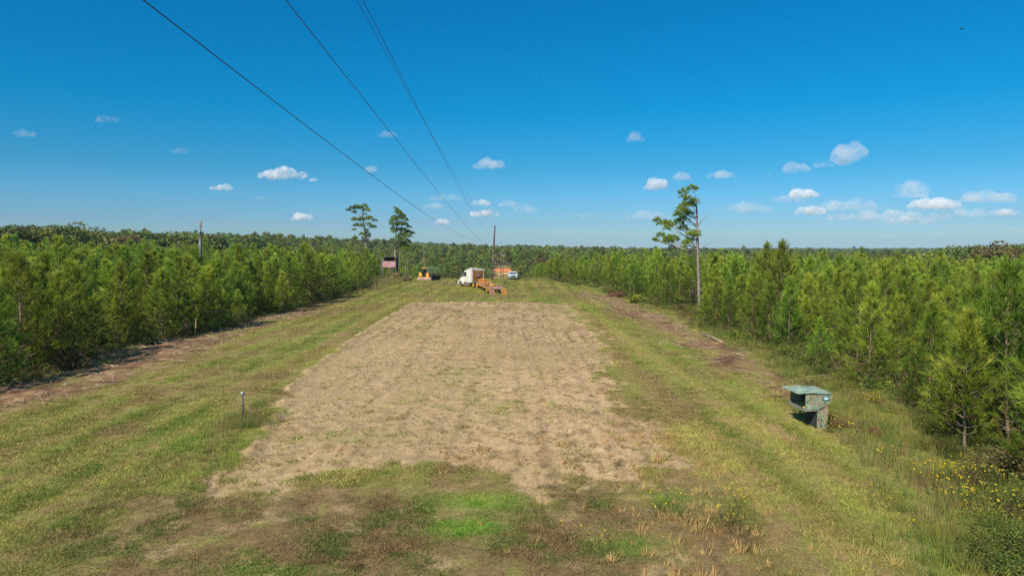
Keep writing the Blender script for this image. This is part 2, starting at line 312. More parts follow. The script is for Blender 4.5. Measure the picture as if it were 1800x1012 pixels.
# ------------------------------------------------------------------ mesh helper
class MB:
    def __init__(s): s.v = []; s.f = []; s.m = []
    def add(s, vs, fs, mi=0):
        o = len(s.v); s.v += [tuple(v) for v in vs]; s.f += [tuple(i + o for i in f) for f in fs]; s.m += [mi] * len(fs)
    def box(s, c, d, rz=0.0, mi=0, taper=(1, 1), rx=0.0, ry=0.0, bev=0.0):
        mt = Matrix.Translation(c) @ Matrix.Rotation(rz, 4, 'Z') @ Matrix.Rotation(ry, 4, 'Y') @ Matrix.Rotation(rx, 4, 'X')
        hx_, hy_, hz_ = d[0] / 2, d[1] / 2, d[2] / 2
        if bev > 0:
            b = min(bev, hx_ * .9, hy_ * .9, hz_ * .9); pts = []
            ring = [(hx_, hy_ - b), (hx_ - b, hy_), (-hx_ + b, hy_), (-hx_, hy_ - b), (-hx_, -hy_ + b), (-hx_ + b, -hy_), (hx_ - b, -hy_), (hx_, -hy_ + b)]
            for z, k in ((-hz_, 1), (-hz_ + b, 0), (hz_ - b, 0), (hz_, 1)):
                for (x, y) in ring:
                    t = taper if z > 0 else (1, 1)
                    pts.append(mt @ Vector(((x - k * b * np.sign(x)) * t[0], (y - k * b * np.sign(y)) * t[1], z)))
            fs = [tuple(range(7, -1, -1)), tuple(range(24, 32))]
            for L in range(3):
                for i in range(8): fs.append((L * 8 + i, L * 8 + (i + 1) % 8, L * 8 + 8 + (i + 1) % 8, L * 8 + 8 + i))
            s.add(pts, fs, mi); return
        pts = []
        for z in (-1, 1):
            t = taper if z > 0 else (1, 1)
            for x, y in ((-1, -1), (1, -1), (1, 1), (-1, 1)): pts.append(mt @ Vector((x * hx_ * t[0], y * hy_ * t[1], z * hz_)))
        s.add(pts, [(3, 2, 1, 0), (4, 5, 6, 7), (0, 1, 5, 4), (1, 2, 6, 5), (2, 3, 7, 6), (3, 0, 4, 7)], mi)
    def tube(s, pts, rad, n=8, mi=0, cap=True):
        pts = [Vector(p) for p in pts]
        if not hasattr(rad, '__len__'): rad = [rad] * len(pts)
        vs = []; ref = Vector((0, 0, 1))
        for i, p in enumerate(pts):
            d = (pts[min(i + 1, len(pts) - 1)] - pts[max(i - 1, 0)]).normalized()
            a = d.cross(ref)
            if a.length < .05: a = d.cross(Vector((1, 0, 0)))
            a.normalize(); b = d.cross(a)
            for k in range(n):
                th = 2 * math.pi * k / n; vs.append(p + (a * math.cos(th) + b * math.sin(th)) * rad[i])
        fs = []
        for i in range(len(pts) - 1):
            for k in range(n): fs.append((i * n + k, i * n + (k + 1) % n, (i + 1) * n + (k + 1) % n, (i + 1) * n + k))
        if cap: fs += [tuple(range(n))[::-1], tuple((len(pts) - 1) * n + k for k in range(n))]
        s.add(vs, fs, mi)
    def prism(s, prof, y0, y1, mi=0):
        """profile in XZ extruded along Y"""
        n = len(prof); vs = [(x, y0, z) for x, z in prof] + [(x, y1, z) for x, z in prof]
        s.add(vs, [tuple(range(n)), tuple(range(2 * n - 1, n - 1, -1))] + [(i, i + n, (i + 1) % n + n, (i + 1) % n) for i in range(n)], mi)
    def wheel(s, c, r, wd, ax=(0, 1, 0), n=20, mi=0):
        c = Vector(c); a = Vector(ax).normalized() * wd / 2
        s.tube([c - a, c - a * .75, c + a * .75, c + a], [r * .9, r, r, r * .9], n, mi)
    def mesh(s, name, mats, smooth=False):
        me = bpy.data.meshes.new(name); me.from_pydata(s.v, [], s.f)
        for m in (mats if isinstance(mats, (list, tuple)) else [mats]): me.materials.append(m)
        me.polygons.foreach_set('material_index', s.m)
        if smooth: me.polygons.foreach_set('use_smooth', [True] * len(s.f))
        me.update(); return me
    def build(s, name, mats, parent=None, smooth=False):
        o = bpy.data.objects.new(name, s.mesh(name, mats, smooth)); sc.collection.objects.link(o)
        if parent: o.parent = parent
        return o
def tag(o, label=None, cat=None, group=None, kind=None):
    if label: o['label'] = label
    if cat: o['category'] = cat
    if group: o['group'] = group
    if kind: o['kind'] = kind
    return o
def empty(name, loc, rz=0.0):
    o = bpy.data.objects.new(name, None); sc.collection.objects.link(o); o.location = loc; o.rotation_euler = (0, 0, rz); o.empty_display_size = .3; return o
def link(name, mesh, parent=None, loc=None):
    o = bpy.data.objects.new(name, mesh); sc.collection.objects.link(o)
    if parent: o.parent = parent
    if loc is not None: o.location = loc
    return o

# ------------------------------------------------------------------ foliage building
def tri_mesh(name, T, tint, mat, extra=None):
    """T: (n,3,3) triangles, tint: (n,)"""
    n = len(T); me = bpy.data.meshes.new(name)
    me.vertices.add(n * 3); me.vertices.foreach_set('co', T.astype(np.float32).ravel())
    me.loops.add(n * 3); me.loops.foreach_set('vertex_index', np.arange(n * 3, dtype=np.int32))
    me.polygons.add(n); me.polygons.foreach_set('loop_start', np.arange(0, n * 3, 3, dtype=np.int32))
    me.update(calc_edges=True)
    a = me.attributes.new('tint', 'FLOAT', 'POINT'); a.data.foreach_set('value', np.repeat(tint, 3).astype(np.float32))
    me.materials.append(mat); return me
def norm(a): return a / (np.linalg.norm(a, axis=-1, keepdims=True) + 1e-9)
def needles(C, D, n, L, W, spread, g, tint):
    """brush of n needles at each centre C along direction D"""
    k = len(C); C = np.repeat(C, n, 0); D = np.repeat(D, n, 0)
    d = norm(D + spread * g.normal(size=D.shape)); ln = L * g.uniform(.7, 1.15, (len(C), 1))
    side = norm(np.cross(d, g.normal(size=d.shape))) * W / 2
    b = C + D * g.uniform(-.12, .12, (len(C), 1))
    T = np.stack([b - side, b + side, b + d * ln], 1)
    t = np.repeat(tint, n) + g.normal(size=len(C)) * .08
    return T, np.clip(t, 0, 1)
def leaves(C, r, n, size, g, tint, flat=.8, shell=.35):
    """n leaf faces spread through an ellipsoid round each C"""
    k = len(C); r = np.broadcast_to(np.asarray(r, float).reshape(k, -1), (k, 3)) if np.ndim(r) else np.full((k, 3), r)
    C2 = np.repeat(C, n, 0); r2 = np.repeat(r, n, 0)
    u = norm(g.normal(size=C2.shape)); rad = g.uniform(shell, 1, (len(C2), 1)) ** .5
    p = C2 + u * rad * r2 * np.array([1, 1, flat])
    nrm = norm(u + .9 * g.normal(size=u.shape)); a = norm(np.cross(nrm, g.normal(size=u.shape))); b = np.cross(nrm, a)
    s = size * g.uniform(.6, 1.4, (len(C2), 1))
    T = np.stack([p - a * s * .5, p + a * s * .5, p + b * s], 1)
    t = np.repeat(tint, n) + g.normal(size=len(C2)) * .12
    return T, np.clip(t, 0, 1)

def pine_proto(seed, h, hi=True, bare=.14, wide=1.0):
    g = np.random.default_rng(seed); trunk = MB()
    bend = g.normal(size=2) * .10
    def ax(z): return np.array([bend[0] * math.sin(z / h * 2.6), bend[1] * math.sin(z / h * 2.1), z])
    trunk.tube([ax(h * t) for t in (0, .12, .3, .5, .7, .88, 1)], [.075, .066, .055, .042, .028, .014, .006], 7)
    C = []; D = []; Tn = []; Ls = []
    z = h * bare
    while z < h * .985:
        f = z / h
        reach = wide * (.20 + 1.72 * (1 - f) ** .95 * float(ss(-.25, .30, f))) * (h / 6)
        nb = int(g.integers(5, 8)) if hi else 5
        a0 = g.uniform(0, 6.28)
        for b in range(nb):
            if g.random() < (.08 if f > .3 else .2): continue
            a = a0 + 6.283 * b / nb + g.normal() * .25; L = reach * g.uniform(.6, 1.2)
            el = lerp(.12, 1.10, f ** 1.1) + g.normal() * .12
            d = np.array([math.cos(a) * math.cos(el), math.sin(a) * math.cos(el), math.sin(el)])
            bt = g.normal() * .14; p0 = ax(z); pts = []
            for t in np.linspace(0, 1, 4): pts.append(p0 + d * L * t + np.array([0, 0, .22 * L * t * t]))
            if hi: trunk.tube(pts, [.020 * (1.25 - f), .014, .009, .005], 4, cap=False)
            nt_ = max(3 if hi else 2, int(L / (.20 if hi else .28)))
            for j in range(nt_):
                t = lerp(.35, 1.0, (j + 1) / nt_)
                c = p0 + d * L * t + np.array([0, 0, .22 * L * t * t]); off = g.normal(size=3) * np.array([1, 1, .6]) * .13 * L * (1 if j < nt_ - 1 else .1)
                C.append(c + off); D.append(norm(d * .8 + np.array([0, 0, .55]) + off * 2.0))
                old = .08 if (g.random() < (.10 if f < .35 else .02)) else 0
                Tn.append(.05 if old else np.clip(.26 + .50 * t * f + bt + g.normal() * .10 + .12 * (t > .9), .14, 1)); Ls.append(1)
        z += h * g.uniform(.042, .066) * (1 if hi else 1.35)
    # leader candle
    for j in range(5): C.append(ax(h * (1 - .03 * j))); D.append(np.array([g.normal() * .1, g.normal() * .1, 1.])); Tn.append(.8)
    C = np.array(C); D = np.array(D); Tn = np.array(Tn)
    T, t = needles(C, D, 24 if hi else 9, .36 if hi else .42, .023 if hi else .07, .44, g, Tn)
    return trunk.mesh('trunk', M_BARK, True), tri_mesh('crown', T, t, M_PINE)

def blob_tree(seed, h, w_, kind='oak', n=26, leaf=.5, mat=None, per=40):
    g = np.random.default_rng(seed); trunk = MB(); top = h * .93
    trunk.tube([(0, 0, -.3), (0, 0, h * .3), (g.normal() * .2, g.normal() * .2, h * .62), (0, 0, h * .85)], [h * .02, h * .016, h * .01, h * .004], 6)
    C = []; Rr = []
    for i in range(n):
        f = (i + .5) / n
        if kind == 'oak':
            zz = lerp(.32, .90, f ** .9) * h; rr = w_ * .5 * math.sin(math.pi * lerp(.22, .93, f)) ** .7
        else:
            zz = lerp(.35, .97, f) * h; rr = w_ * .5 * (1 - f) ** .6 * .95 + .15
        a = i * 2.399 + g.normal() * .4; r0 = rr * g.uniform(.35, .95)
        c = np.array([math.cos(a) * r0, math.sin(a) * r0, zz + g.normal() * h * .03]); C.append(c)
        s = w_ * g.uniform(.12, .22); Rr.append([s, s, s * .75])
        if i % 3 == 0: trunk.tube([(0, 0, zz * .7), tuple(c)], [h * .006, h * .002], 4, cap=False)
    tint = np.clip(g.normal(.5, .22, n), 0, 1)
    T, t = leaves(np.array(C), np.array(Rr), per, leaf, g, tint)
    return trunk.mesh('trunk', M_BARKG, True), tri_mesh('crown', T, t, mat or M_OAK)

PROTO = bpy.data.collections.new('growth_forms')
def scatter(name, meshes, P, rot, scl, idx, icol=None, label=None, cat=None):
    coll = bpy.data.collections.new(name + '_forms')
    for i, m in enumerate(meshes):
        o = bpy.data.objects.new(f'{name}_form_{i:02d}', m); coll.objects.link(o)
    me = bpy.data.meshes.new(name); n = len(P)
    me.vertices.add(n); me.vertices.foreach_set('co', np.asarray(P, np.float32).ravel())
    if np.ndim(rot) == 1: rot = np.stack([rng.normal(size=n) * .06, rng.normal(size=n) * .06, rot], 1)
    if np.ndim(scl) == 1: scl = np.stack([scl] * 3, 1)
    for nm, ty, ar in (('rot', 'FLOAT_VECTOR', rot), ('scl', 'FLOAT_VECTOR', scl)):
        a = me.attributes.new(nm, ty, 'POINT'); a.data.foreach_set('vector', np.asarray(ar, np.float32).ravel())
    a = me.attributes.new('idx', 'INT', 'POINT'); a.data.foreach_set('value', np.asarray(idx, np.int32))
    if icol is not None:
        a = me.attributes.new('icol', 'FLOAT_VECTOR', 'POINT'); a.data.foreach_set('vector', np.asarray(icol, np.float32).ravel())
    o = bpy.data.objects.new(name, me); sc.collection.objects.link(o)
    gn = bpy.data.node_groups.new(name, 'GeometryNodeTree')
    gn.interface.new_socket('Geometry', in_out='INPUT', socket_type='NodeSocketGeometry'); gn.interface.new_socket('Geometry', in_out='OUTPUT', socket_type='NodeSocketGeometry')
    gi = gn.nodes.new('NodeGroupInput'); go = gn.nodes.new('NodeGroupOutput')
    ip = gn.nodes.new('GeometryNodeInstanceOnPoints'); ci = gn.nodes.new('GeometryNodeCollectionInfo')
    ci.inputs['Collection'].default_value = coll; ci.inputs['Separate Children'].default_value = True; ci.inputs['Reset Children'].default_value = True
    ip.inputs['Pick Instance'].default_value = True
    def na(nm, dt):
        k = gn.nodes.new('GeometryNodeInputNamedAttribute'); k.data_type = dt; k.inputs['Name'].default_value = nm; return k.outputs['Attribute']
    gn.links.new(gi.outputs[0], ip.inputs['Points']); gn.links.new(ci.outputs[0], ip.inputs['Instance'])
    gn.links.new(na('idx', 'INT'), ip.inputs['Instance Index']); gn.links.new(na('rot', 'FLOAT_VECTOR'), ip.inputs['Rotation']); gn.links.new(na('scl', 'FLOAT_VECTOR'), ip.inputs['Scale'])
    gn.links.new(ip.outputs[0], go.inputs[0])
    md = o.modifiers.new('scatter', 'NODES'); md.node_group = gn
    tag(o, label, cat, None, 'stuff'); return o

def joined(trunk, crown, name):
    """one mesh with wood and needles for the far, uncountable trees"""
    nv = len(trunk.vertices); a = np.zeros(nv * 3, np.float32); trunk.vertices.foreach_get('co', a)
    b = np.zeros(len(crown.vertices) * 3, np.float32); crown.vertices.foreach_get('co', b)
    fs = [tuple(p.vertices) for p in trunk.polygons]; nf = len(fs)
    m = bpy.data.meshes.new(name); tri = (np.arange(len(b) // 3).reshape(-1, 3) + nv).tolist()
    m.from_pydata(np.concatenate([a, b]).reshape(-1, 3).tolist(), [], fs + tri)
    m.materials.append(trunk.materials[0]); m.materials.append(crown.materials[0])
    m.polygons.foreach_set('material_index', [0] * nf + [1] * len(tri))
    t = np.zeros(len(crown.vertices), np.float32); crown.attributes['tint'].data.foreach_get('value', t)
    at = m.attributes.new('tint', 'FLOAT', 'POINT'); at.data.foreach_set('value', np.concatenate([np.zeros(nv, np.float32), t])); return m

# ------------------------------------------------------------------ the pine plantation
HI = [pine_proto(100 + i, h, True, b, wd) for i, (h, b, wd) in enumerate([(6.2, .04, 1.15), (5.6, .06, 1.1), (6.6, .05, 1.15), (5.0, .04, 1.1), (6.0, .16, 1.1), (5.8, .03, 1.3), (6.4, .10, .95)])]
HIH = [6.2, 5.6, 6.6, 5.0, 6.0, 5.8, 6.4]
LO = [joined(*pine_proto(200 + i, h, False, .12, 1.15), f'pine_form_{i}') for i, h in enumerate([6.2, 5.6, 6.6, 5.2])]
LOH = [6.2, 5.6, 6.6, 5.2]
def rows(side):
    pts = []
    for yy in np.arange(13, 232, 2.55):
        e = float(hx(LHEDGE if side < 0 else RHEDGE, min(yy, 172)))
        k = 0
        while True:
            xx = e + side * (1.0 + k * 2.75 + random.uniform(-.9, .9)); y2 = yy + random.uniform(-1.1, 1.1); k += 1
            if abs(xx) > 0.80 * y2 + 14 or abs(xx) > 175: break
            if side > 0 and yy > 172 and xx < 22: continue
            if random.random() < .09: continue
            if side > 0 and abs(900 + 1200 * xx / y2 - 1226) < 27 and y2 < 92: continue
            pts.append((xx, y2))
    return pts
def inview(x, y): return abs(x) < 0.755 * y + 3
pine_h = lambda x, y: 1.0 + .12 * (float(vn(x / 9, y / 9, 71)) - .5) * 2
def hscale(x, y, side):
    s = pine_h(x, y) * random.choice((random.uniform(.58, .84), random.uniform(.80, 1.04), random.uniform(.86, 1.18)))
    if random.random() < .07: s *= 1.10
    s *= .95 if side < 0 else .85
    return s
PL = {}
for side in (-1, 1):
    pts = rows(side)
    pts.sort(key=lambda p: math.hypot(*p) + (0 if inview(*p) else 400))
    PL[side] = pts
# openings where the photograph shows the feeder and single trees
skip = [(11.8, 25.9, 3.0)]
def ok(p): return all(math.hypot(p[0] - a, p[1] - b) > r for a, b, r in skip)
stuffP = []; 
def side_of(x, y):
    px = 900 + 1200 * x / y; u = (CH - 3.0) / y
    if x < 0:
        for lim, w_ in ((60, 'at the left border'), (160, 'behind the brown dying shrub'), (260, 'near the low bright green plant'), (350, 'by the broken stub'), (440, 'past the broken stub'), (540, 'along the middle of the left edge'), (620, 'towards the tree stand')):
            if px < lim: return w_
        return 'just before the tree stand'
    for lim, w_ in ((1100, 'at the far end of the right edge'), (1200, 'left of the lone tall pine'), (1260, 'beside the lone tall pine'), (1340, 'above the fallen log'), (1430, 'between the log and the feeder'), (1520, 'behind the feeder'), (1620, 'right behind the feeder'), (1720, 'by the small bare stemmed pine')):
        if px < lim: return w_
    return 'at the right border'
def pine_label(x, y, s, pi, d2, side):
    hgt = HIH[pi] * s; size = 'tall' if hgt > 6.4 else ('small' if hgt < 5.0 else ('low' if hgt < 5.5 else 'mid sized'))
    form = ['full crowned', 'slim', 'long pointed', 'bushy', 'bare stemmed', 'broad', 'narrow'][pi]
    rown = 'front row' if d2 < 2.6 else ('second row' if d2 < 5.5 else ('third row' if d2 < 8.4 else 'deep in the rows'))
    return f"{size} {form} young pine, {rown}, {side_of(x, y)}"
def thing_pine(x, y, pi, s, rz, label, group):
    z = float(terr(x, y)); t = empty('young_pine', (x, y, z - .03), rz); t.scale = (s, s, s)
    tag(t, label, 'pine tree', group); link('trunk', HI[pi][0], t); link('crown', HI[pi][1], t); return t
LABP = {-1: ('young green pine in the dense plantation left of the mown strip', 'young pines planted left of the clearing'),
        1: ('young green pine in the dense plantation right of the clearing', 'young pines planted right of the clearing')}
for side in (-1, 1):
    n = 0
    for (x, y) in PL[side]:
        if not ok((x, y)): continue
        d2edge = (float(hx(LHEDGE if side < 0 else RHEDGE, min(y, 172))) - x) * -side
        s = hscale(x, y, side); pi = random.randrange(len(HI))
        if n < 145 and inview(x, y) :
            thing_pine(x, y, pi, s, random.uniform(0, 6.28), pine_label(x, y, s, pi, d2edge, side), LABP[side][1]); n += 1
        else: stuffP.append((x, y, s))
SP = np.array(stuffP)
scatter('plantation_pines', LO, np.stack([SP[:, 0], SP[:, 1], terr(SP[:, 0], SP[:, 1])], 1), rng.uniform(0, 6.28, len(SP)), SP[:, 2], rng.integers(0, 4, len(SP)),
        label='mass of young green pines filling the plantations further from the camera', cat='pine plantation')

# the small open-grown pine nearest on the right
x, y, z = G(1695, 803)
t = empty('young_pine', (x, y, z - .03), 1.0); t.scale = (.80, .80, .80)
tag(t, 'small pine with bare pinkish stem standing forward in the weeds right of the feeder', 'pine tree')
link('trunk', HI[4][0], t); link('crown', HI[4][1], t)
x, y, z = G(1240, 578)
t = empty('young_pine', (x, y, z - .03), 1.0); t.scale = (.52, .52, .52)
tag(t, 'short bright green bushy pine in front of the tall lone pine trunk', 'pine tree')
link('trunk', HI[5][0], t); link('crown', HI[5][1], t)

# ------------------------------------------------------------------ tall old pines, shaped from clumps
def old_pine(base, Y, trunks, clumps, limbs, bare, name, label, seed, r0=.22, dens=1.0, needle=.26, depth=1.0):
    """trunks/limbs given as places in the photograph at distance Y; every clump gets its own depth"""
    g = np.random.default_rng(seed); t = empty(name, base); B = Vector(base)
    ppm = Y / FPX; tr = MB()
    main = None
    for k, (pl, ra) in enumerate(trunks):
        pts = [AT(px, py, Y) - B + Vector((0, dy, 0)) for px, py, dy in pl]
        tr.tube(pts, ra, 9)
        main = main or pts
    C = []; Rr = []
    for (px, py, r) in clumps:
        p = AT(px, py, Y) - B; rr = r * ppm
        lim = min(2.6, abs(p.x - np.interp(p.z, [q.z for q in main], [q.x for q in main])) * .55 + .9) * depth
        p.y += g.uniform(-lim, lim); C.append(np.array(p)); Rr.append(rr)
    for pl, ra in limbs:
        pts = [AT(px, py, Y) - B for px, py in pl]
        e = min(C, key=lambda c: (c[0] - pts[-1].x) ** 2 + (c[2] - pts[-1].z) ** 2)
        for i, p in enumerate(pts): p.y = e[1] * i / (len(pts) - 1)
        tr.tube(pts, [lerp(ra, ra * .35, i / (len(pts) - 1)) for i in range(len(pts))], 6)
    for c in C:   # twigs from the stem to each clump
        zz = c[2] - abs(c[0]) * .25 - .3; mx_ = np.interp(zz, [q.z for q in main], [q.x for q in main])
        tr.tube([(mx_, 0, zz), ((mx_ + c[0]) / 2, c[1] * .5, (zz + c[2]) / 2 - .1), tuple(c)], [.035, .025, .012], 4, cap=False)
    for pl, ra in bare:
        pts = [AT(px, py, Y) - B for px, py in pl]; tr.tube(pts, [ra, ra * .6, ra * .3][:len(pts)] if len(pts) > 2 else [ra, ra * .3], 5)
    tr.build('trunk', M_BARKG, t, True)
    cc = []; dd = []; tt = []
    for c, r in zip(C, Rr):
        r = r * 1.22; nT = max(10, int(40 * dens * (r / .8) ** 2)); base_t = np.clip(g.normal(.5, .18), .1, .9)
        for j in range(nT):
            u = norm(g.normal(size=3)); u[2] = abs(u[2]) * 1.1 - .4; rad = g.uniform(.35, 1) ** .6
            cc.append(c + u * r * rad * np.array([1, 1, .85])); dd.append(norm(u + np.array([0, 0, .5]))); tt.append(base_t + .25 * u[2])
    T, ti = needles(np.array(cc), np.array(dd), 20, needle, .05, .75, g, np.array(tt))
    link('crown', tri_mesh('crown', T, ti, M_PINEO), t)
    return tag(t, label, 'pine tree')
def Z4(x, y): return (1130 + x / 4.214, 310 + y / 4.214)
def Z5(x, y): return (560 + x / 5.62, 340 + y / 5.62)
bx_, by_, bz_ = G(1230, 549)
old_pine((bx_, by_, bz_), by_, [([(*Z4(421, 1010), 0), (*Z4(418, 900), 0), (*Z4(412, 700), 0), (*Z4(408, 560), 0), (*Z4(403, 400), 0), (*Z4(399, 250), 0), (*Z4(392, 150), 0), (*Z4(378, 95), 0)], [.19, .18, .16, .145, .12, .09, .05, .025])],
    [(*Z4(a, b), c / 4.214) for a, b, c in [(365, 88, 34), (395, 85, 20), (300, 112, 30), (290, 150, 22), (315, 175, 36), (375, 190, 34), (350, 215, 34), (285, 215, 30), (265, 258, 42), (318, 265, 44), (355, 275, 30), (240, 290, 26), (300, 320, 36), (140, 318, 28), (175, 345, 40), (215, 355, 36), (260, 345, 36), (300, 385, 34), (185, 385, 26), (350, 428, 34), (395, 430, 34), (115, 435, 26), (118, 470, 26), (160, 470, 40), (205, 480, 36), (255, 462, 34), (310, 492, 30), (345, 488, 26), (235, 535, 30), (290, 520, 22), (365, 465, 24)]],
    [([Z4(405, 605), Z4(330, 545), Z4(230, 505), Z4(130, 465)], .09), ([Z4(402, 540), Z4(365, 480), Z4(305, 425), Z4(200, 350)], .08), ([Z4(402, 380), Z4(370, 345), Z4(330, 320)], .07), ([Z4(398, 300), Z4(340, 298), Z4(270, 262)], .06), ([Z4(396, 215), Z4(345, 190), Z4(300, 150)], .05)],
    [([Z4(412, 360), Z4(445, 320), Z4(472, 285)], .05), ([Z4(400, 205), Z4(415, 180), Z4(420, 145)], .03), ([Z4(432, 545), Z4(462, 508), Z4(512, 490)], .05), ([Z4(408, 560), Z4(432, 545)], .05), ([Z4(395, 662), Z4(340, 640), Z4(270, 628)], .04), ([Z4(410, 790), Z4(385, 775), Z4(362, 770)], .05), ([Z4(412, 380), Z4(422, 370)], .03)],
    'tall_pine', 'tall lone pine with limbs only on its left side above the right plantation', 5, depth=.8, dens=1.35)
YA = 150.0
bz_ = float(terr((643 - 900) / FPX * YA, YA))
old_pine(((645.5 - 900) / FPX * YA, YA, bz_), YA, [([(646.5, 486, 0), (*Z5(480, 620), 0), (*Z5(465, 480), 0), (*Z5(450, 330), 0), (*Z5(432, 200), 0), (*Z5(445, 110), 0)], [.26, .22, .18, .14, .09, .03])],
    [(*Z5(a, b), c / 5.62) for a, b, c in [(293, 165, 18), (335, 150, 26), (375, 135, 28), (410, 145, 34), (448, 125, 30), (470, 165, 34), (345, 185, 22), (455, 205, 16), (345, 252, 24), (390, 262, 28), (430, 255, 30), (475, 250, 30), (520, 245, 26), (545, 265, 22), (360, 312, 24), (395, 310, 22), (440, 320, 18), (500, 305, 22), (525, 325, 24), (552, 332, 20), (335, 360, 11), (372, 355, 8), (480, 365, 22), (430, 405, 26), (475, 400, 30), (485, 425, 22), (370, 440, 24), (360, 462, 14), (440, 440, 14)]],
    [([Z5(465, 490), Z5(420, 465), Z5(375, 445)], .06), ([Z5(447, 320), Z5(500, 318), Z5(545, 330)], .05), ([Z5(438, 235), Z5(390, 240), Z5(345, 255)], .05)],
    [([Z5(462, 420), Z5(500, 430), Z5(520, 440)], .03)], 'tall_pine', 'tall slender pine with layered crown, leftmost of the two behind the tree stand', 6, depth=.7, dens=1.3, needle=.3)
bz_ = float(terr((695 - 900) / FPX * YA, YA - 4))
old_pine(((695 - 900) / FPX * (YA - 4), YA - 4, bz_), YA - 4, [([(694.5, 490, 0), (*Z5(758, 640), 0), (*Z5(756, 480), 0), (*Z5(770, 330), 0), (*Z5(770, 160), 0)], [.28, .24, .20, .13, .04]),
    ([(697, 490, .8), (*Z5(775, 640), .8), (*Z5(778, 480), .8), (*Z5(820, 300), .8)], [.2, .17, .13, .05])],
    [(*Z5(a, b), c / 5.62) for a, b, c in [(760, 152, 20), (775, 175, 28), (800, 195, 30), (820, 215, 28), (735, 235, 24), (750, 262, 32), (790, 245, 34), (840, 240, 30), (870, 265, 26), (715, 275, 18), (725, 300, 24), (765, 310, 34), (810, 300, 34), (860, 310, 32), (885, 330, 22), (735, 350, 24), (748, 378, 26), (795, 360, 30), (840, 365, 34), (880, 385, 34), (915, 390, 20), (915, 420, 20), (825, 405, 32), (870, 425, 32), (795, 430, 26), (845, 455, 34), (800, 470, 30), (880, 470, 26), (825, 500, 34), (865, 520, 30), (805, 530, 28), (845, 550, 28), (895, 550, 20), (735, 455, 22), (725, 480, 18)]],
    [([Z5(768, 420), Z5(820, 415), Z5(900, 400)], .07), ([Z5(778, 520), Z5(830, 500), Z5(870, 470)], .06)], [],
    'tall_pine', 'tall bushy pine with pale double trunk beside the tree stand', 8, depth=1.0, dens=1.3, needle=.3)

# ------------------------------------------------------------------ hardwoods on the rise and the far woods
OAK = [blob_tree(300 + i, h, wd, 'oak', 34, .40, None, 80) for i, (h, wd) in enumerate([(12, 11), (13, 9), (10, 9), (12.5, 12), (11, 8)])]
OAKH = [12, 13, 10, 12.5, 11]
def place_oak(px, top, Y, label, group, mat=None, oi=None, name='broadleaf_tree', cat='tree'):
    x = (px - 900) / FPX * Y; b = float(terr(x, Y)); zt = AT(px, top, Y).z; oi = random.randrange(5) if oi is None else oi
    s = max(.35, (zt - b) / OAKH[oi] / .97); t = empty(name, (x, Y, b - .1), random.uniform(0, 6.28)); t.scale = (s * random.uniform(1.15, 1.4), s * random.uniform(1.15, 1.4), s)
    link('trunk', OAK[oi][0], t)
    me2 = OAK[oi][1]
    if mat: me2 = me2.copy(); me2.materials[0] = mat
    link('crown', me2, t); return tag(t, label, cat, group)
ORD = 'first second third fourth fifth sixth seventh eighth ninth tenth eleventh twelfth thirteenth fourteenth fifteenth sixteenth seventeenth eighteenth nineteenth twentieth twenty-first twenty-second twenty-third twenty-fourth twenty-fifth twenty-sixth'.split()
gl = ('rounded dark green broadleaf tree on the rise behind the left plantation', 'broadleaf trees on the rise at far left')
for k_, (px, top, Yd) in enumerate([(-18, 396, 175), (8, 398, 178), (32, 399, 172), (52, 394, 180), (72, 395, 176), (88, 399, 185), (104, 396, 182), (124, 397, 180), (143, 394, 184), (160, 406, 190), (178, 408, 200), (198, 410, 205), (215, 412, 205), (232, 413, 215), (272, 412, 225), (290, 410, 225), (312, 408, 220), (330, 408, 225), (345, 413, 235), (378, 412, 235), (396, 414, 245), (418, 416, 255), (440, 418, 260), (465, 419, 270), (490, 422, 285)]):
    place_oak(px, top, Yd, f'{ORD[k_]} green broadleaf tree along the left skyline, counting from the left border', gl[1])
place_oak(222, 414, 200, 'rusty brown tree among the green ones on the left skyline', None, M_BROWNLEAF, 2)
place_oak(248, 404, 215, 'small open tree poking above the left skyline', None, None, 4)
gr_ = ('rounded broadleaf tree on the skyline beyond the right plantation', 'broadleaf trees at far right')
for k_, (px, top, Yd) in enumerate([(1645, 439, 215), (1668, 436, 200), (1690, 431, 190), (1712, 430, 195), (1735, 430, 188), (1765, 430, 185), (1785, 432, 190), (1812, 428, 186)]):
    place_oak(px, top, Yd, f'{ORD[k_]} green broadleaf tree of the far right skyline, counting rightwards', gr_[1])
place_oak(1750, 427, 180, 'brownish leafed tree on the skyline at the far right', None, M_BROWNLEAF, 3)
place_oak(1060, 458, 128, 'reddish brown leafy tree at the near end of the far right tree line', None, M_BROWNLEAF, 2)
place_oak(960, 452, 215, 'brownish leafed tree in the hollow right of the parked pickup', None, M_BROWNLEAF, 0)
place_oak(1086, 455, 210, 'pale grey green round tree above the plantation edge', None, M_PALELEAF, 3)
place_oak(640, 462, 140, 'bright green pointed tree beside the tree stand', None, M_PALELEAF, 1) if False else None

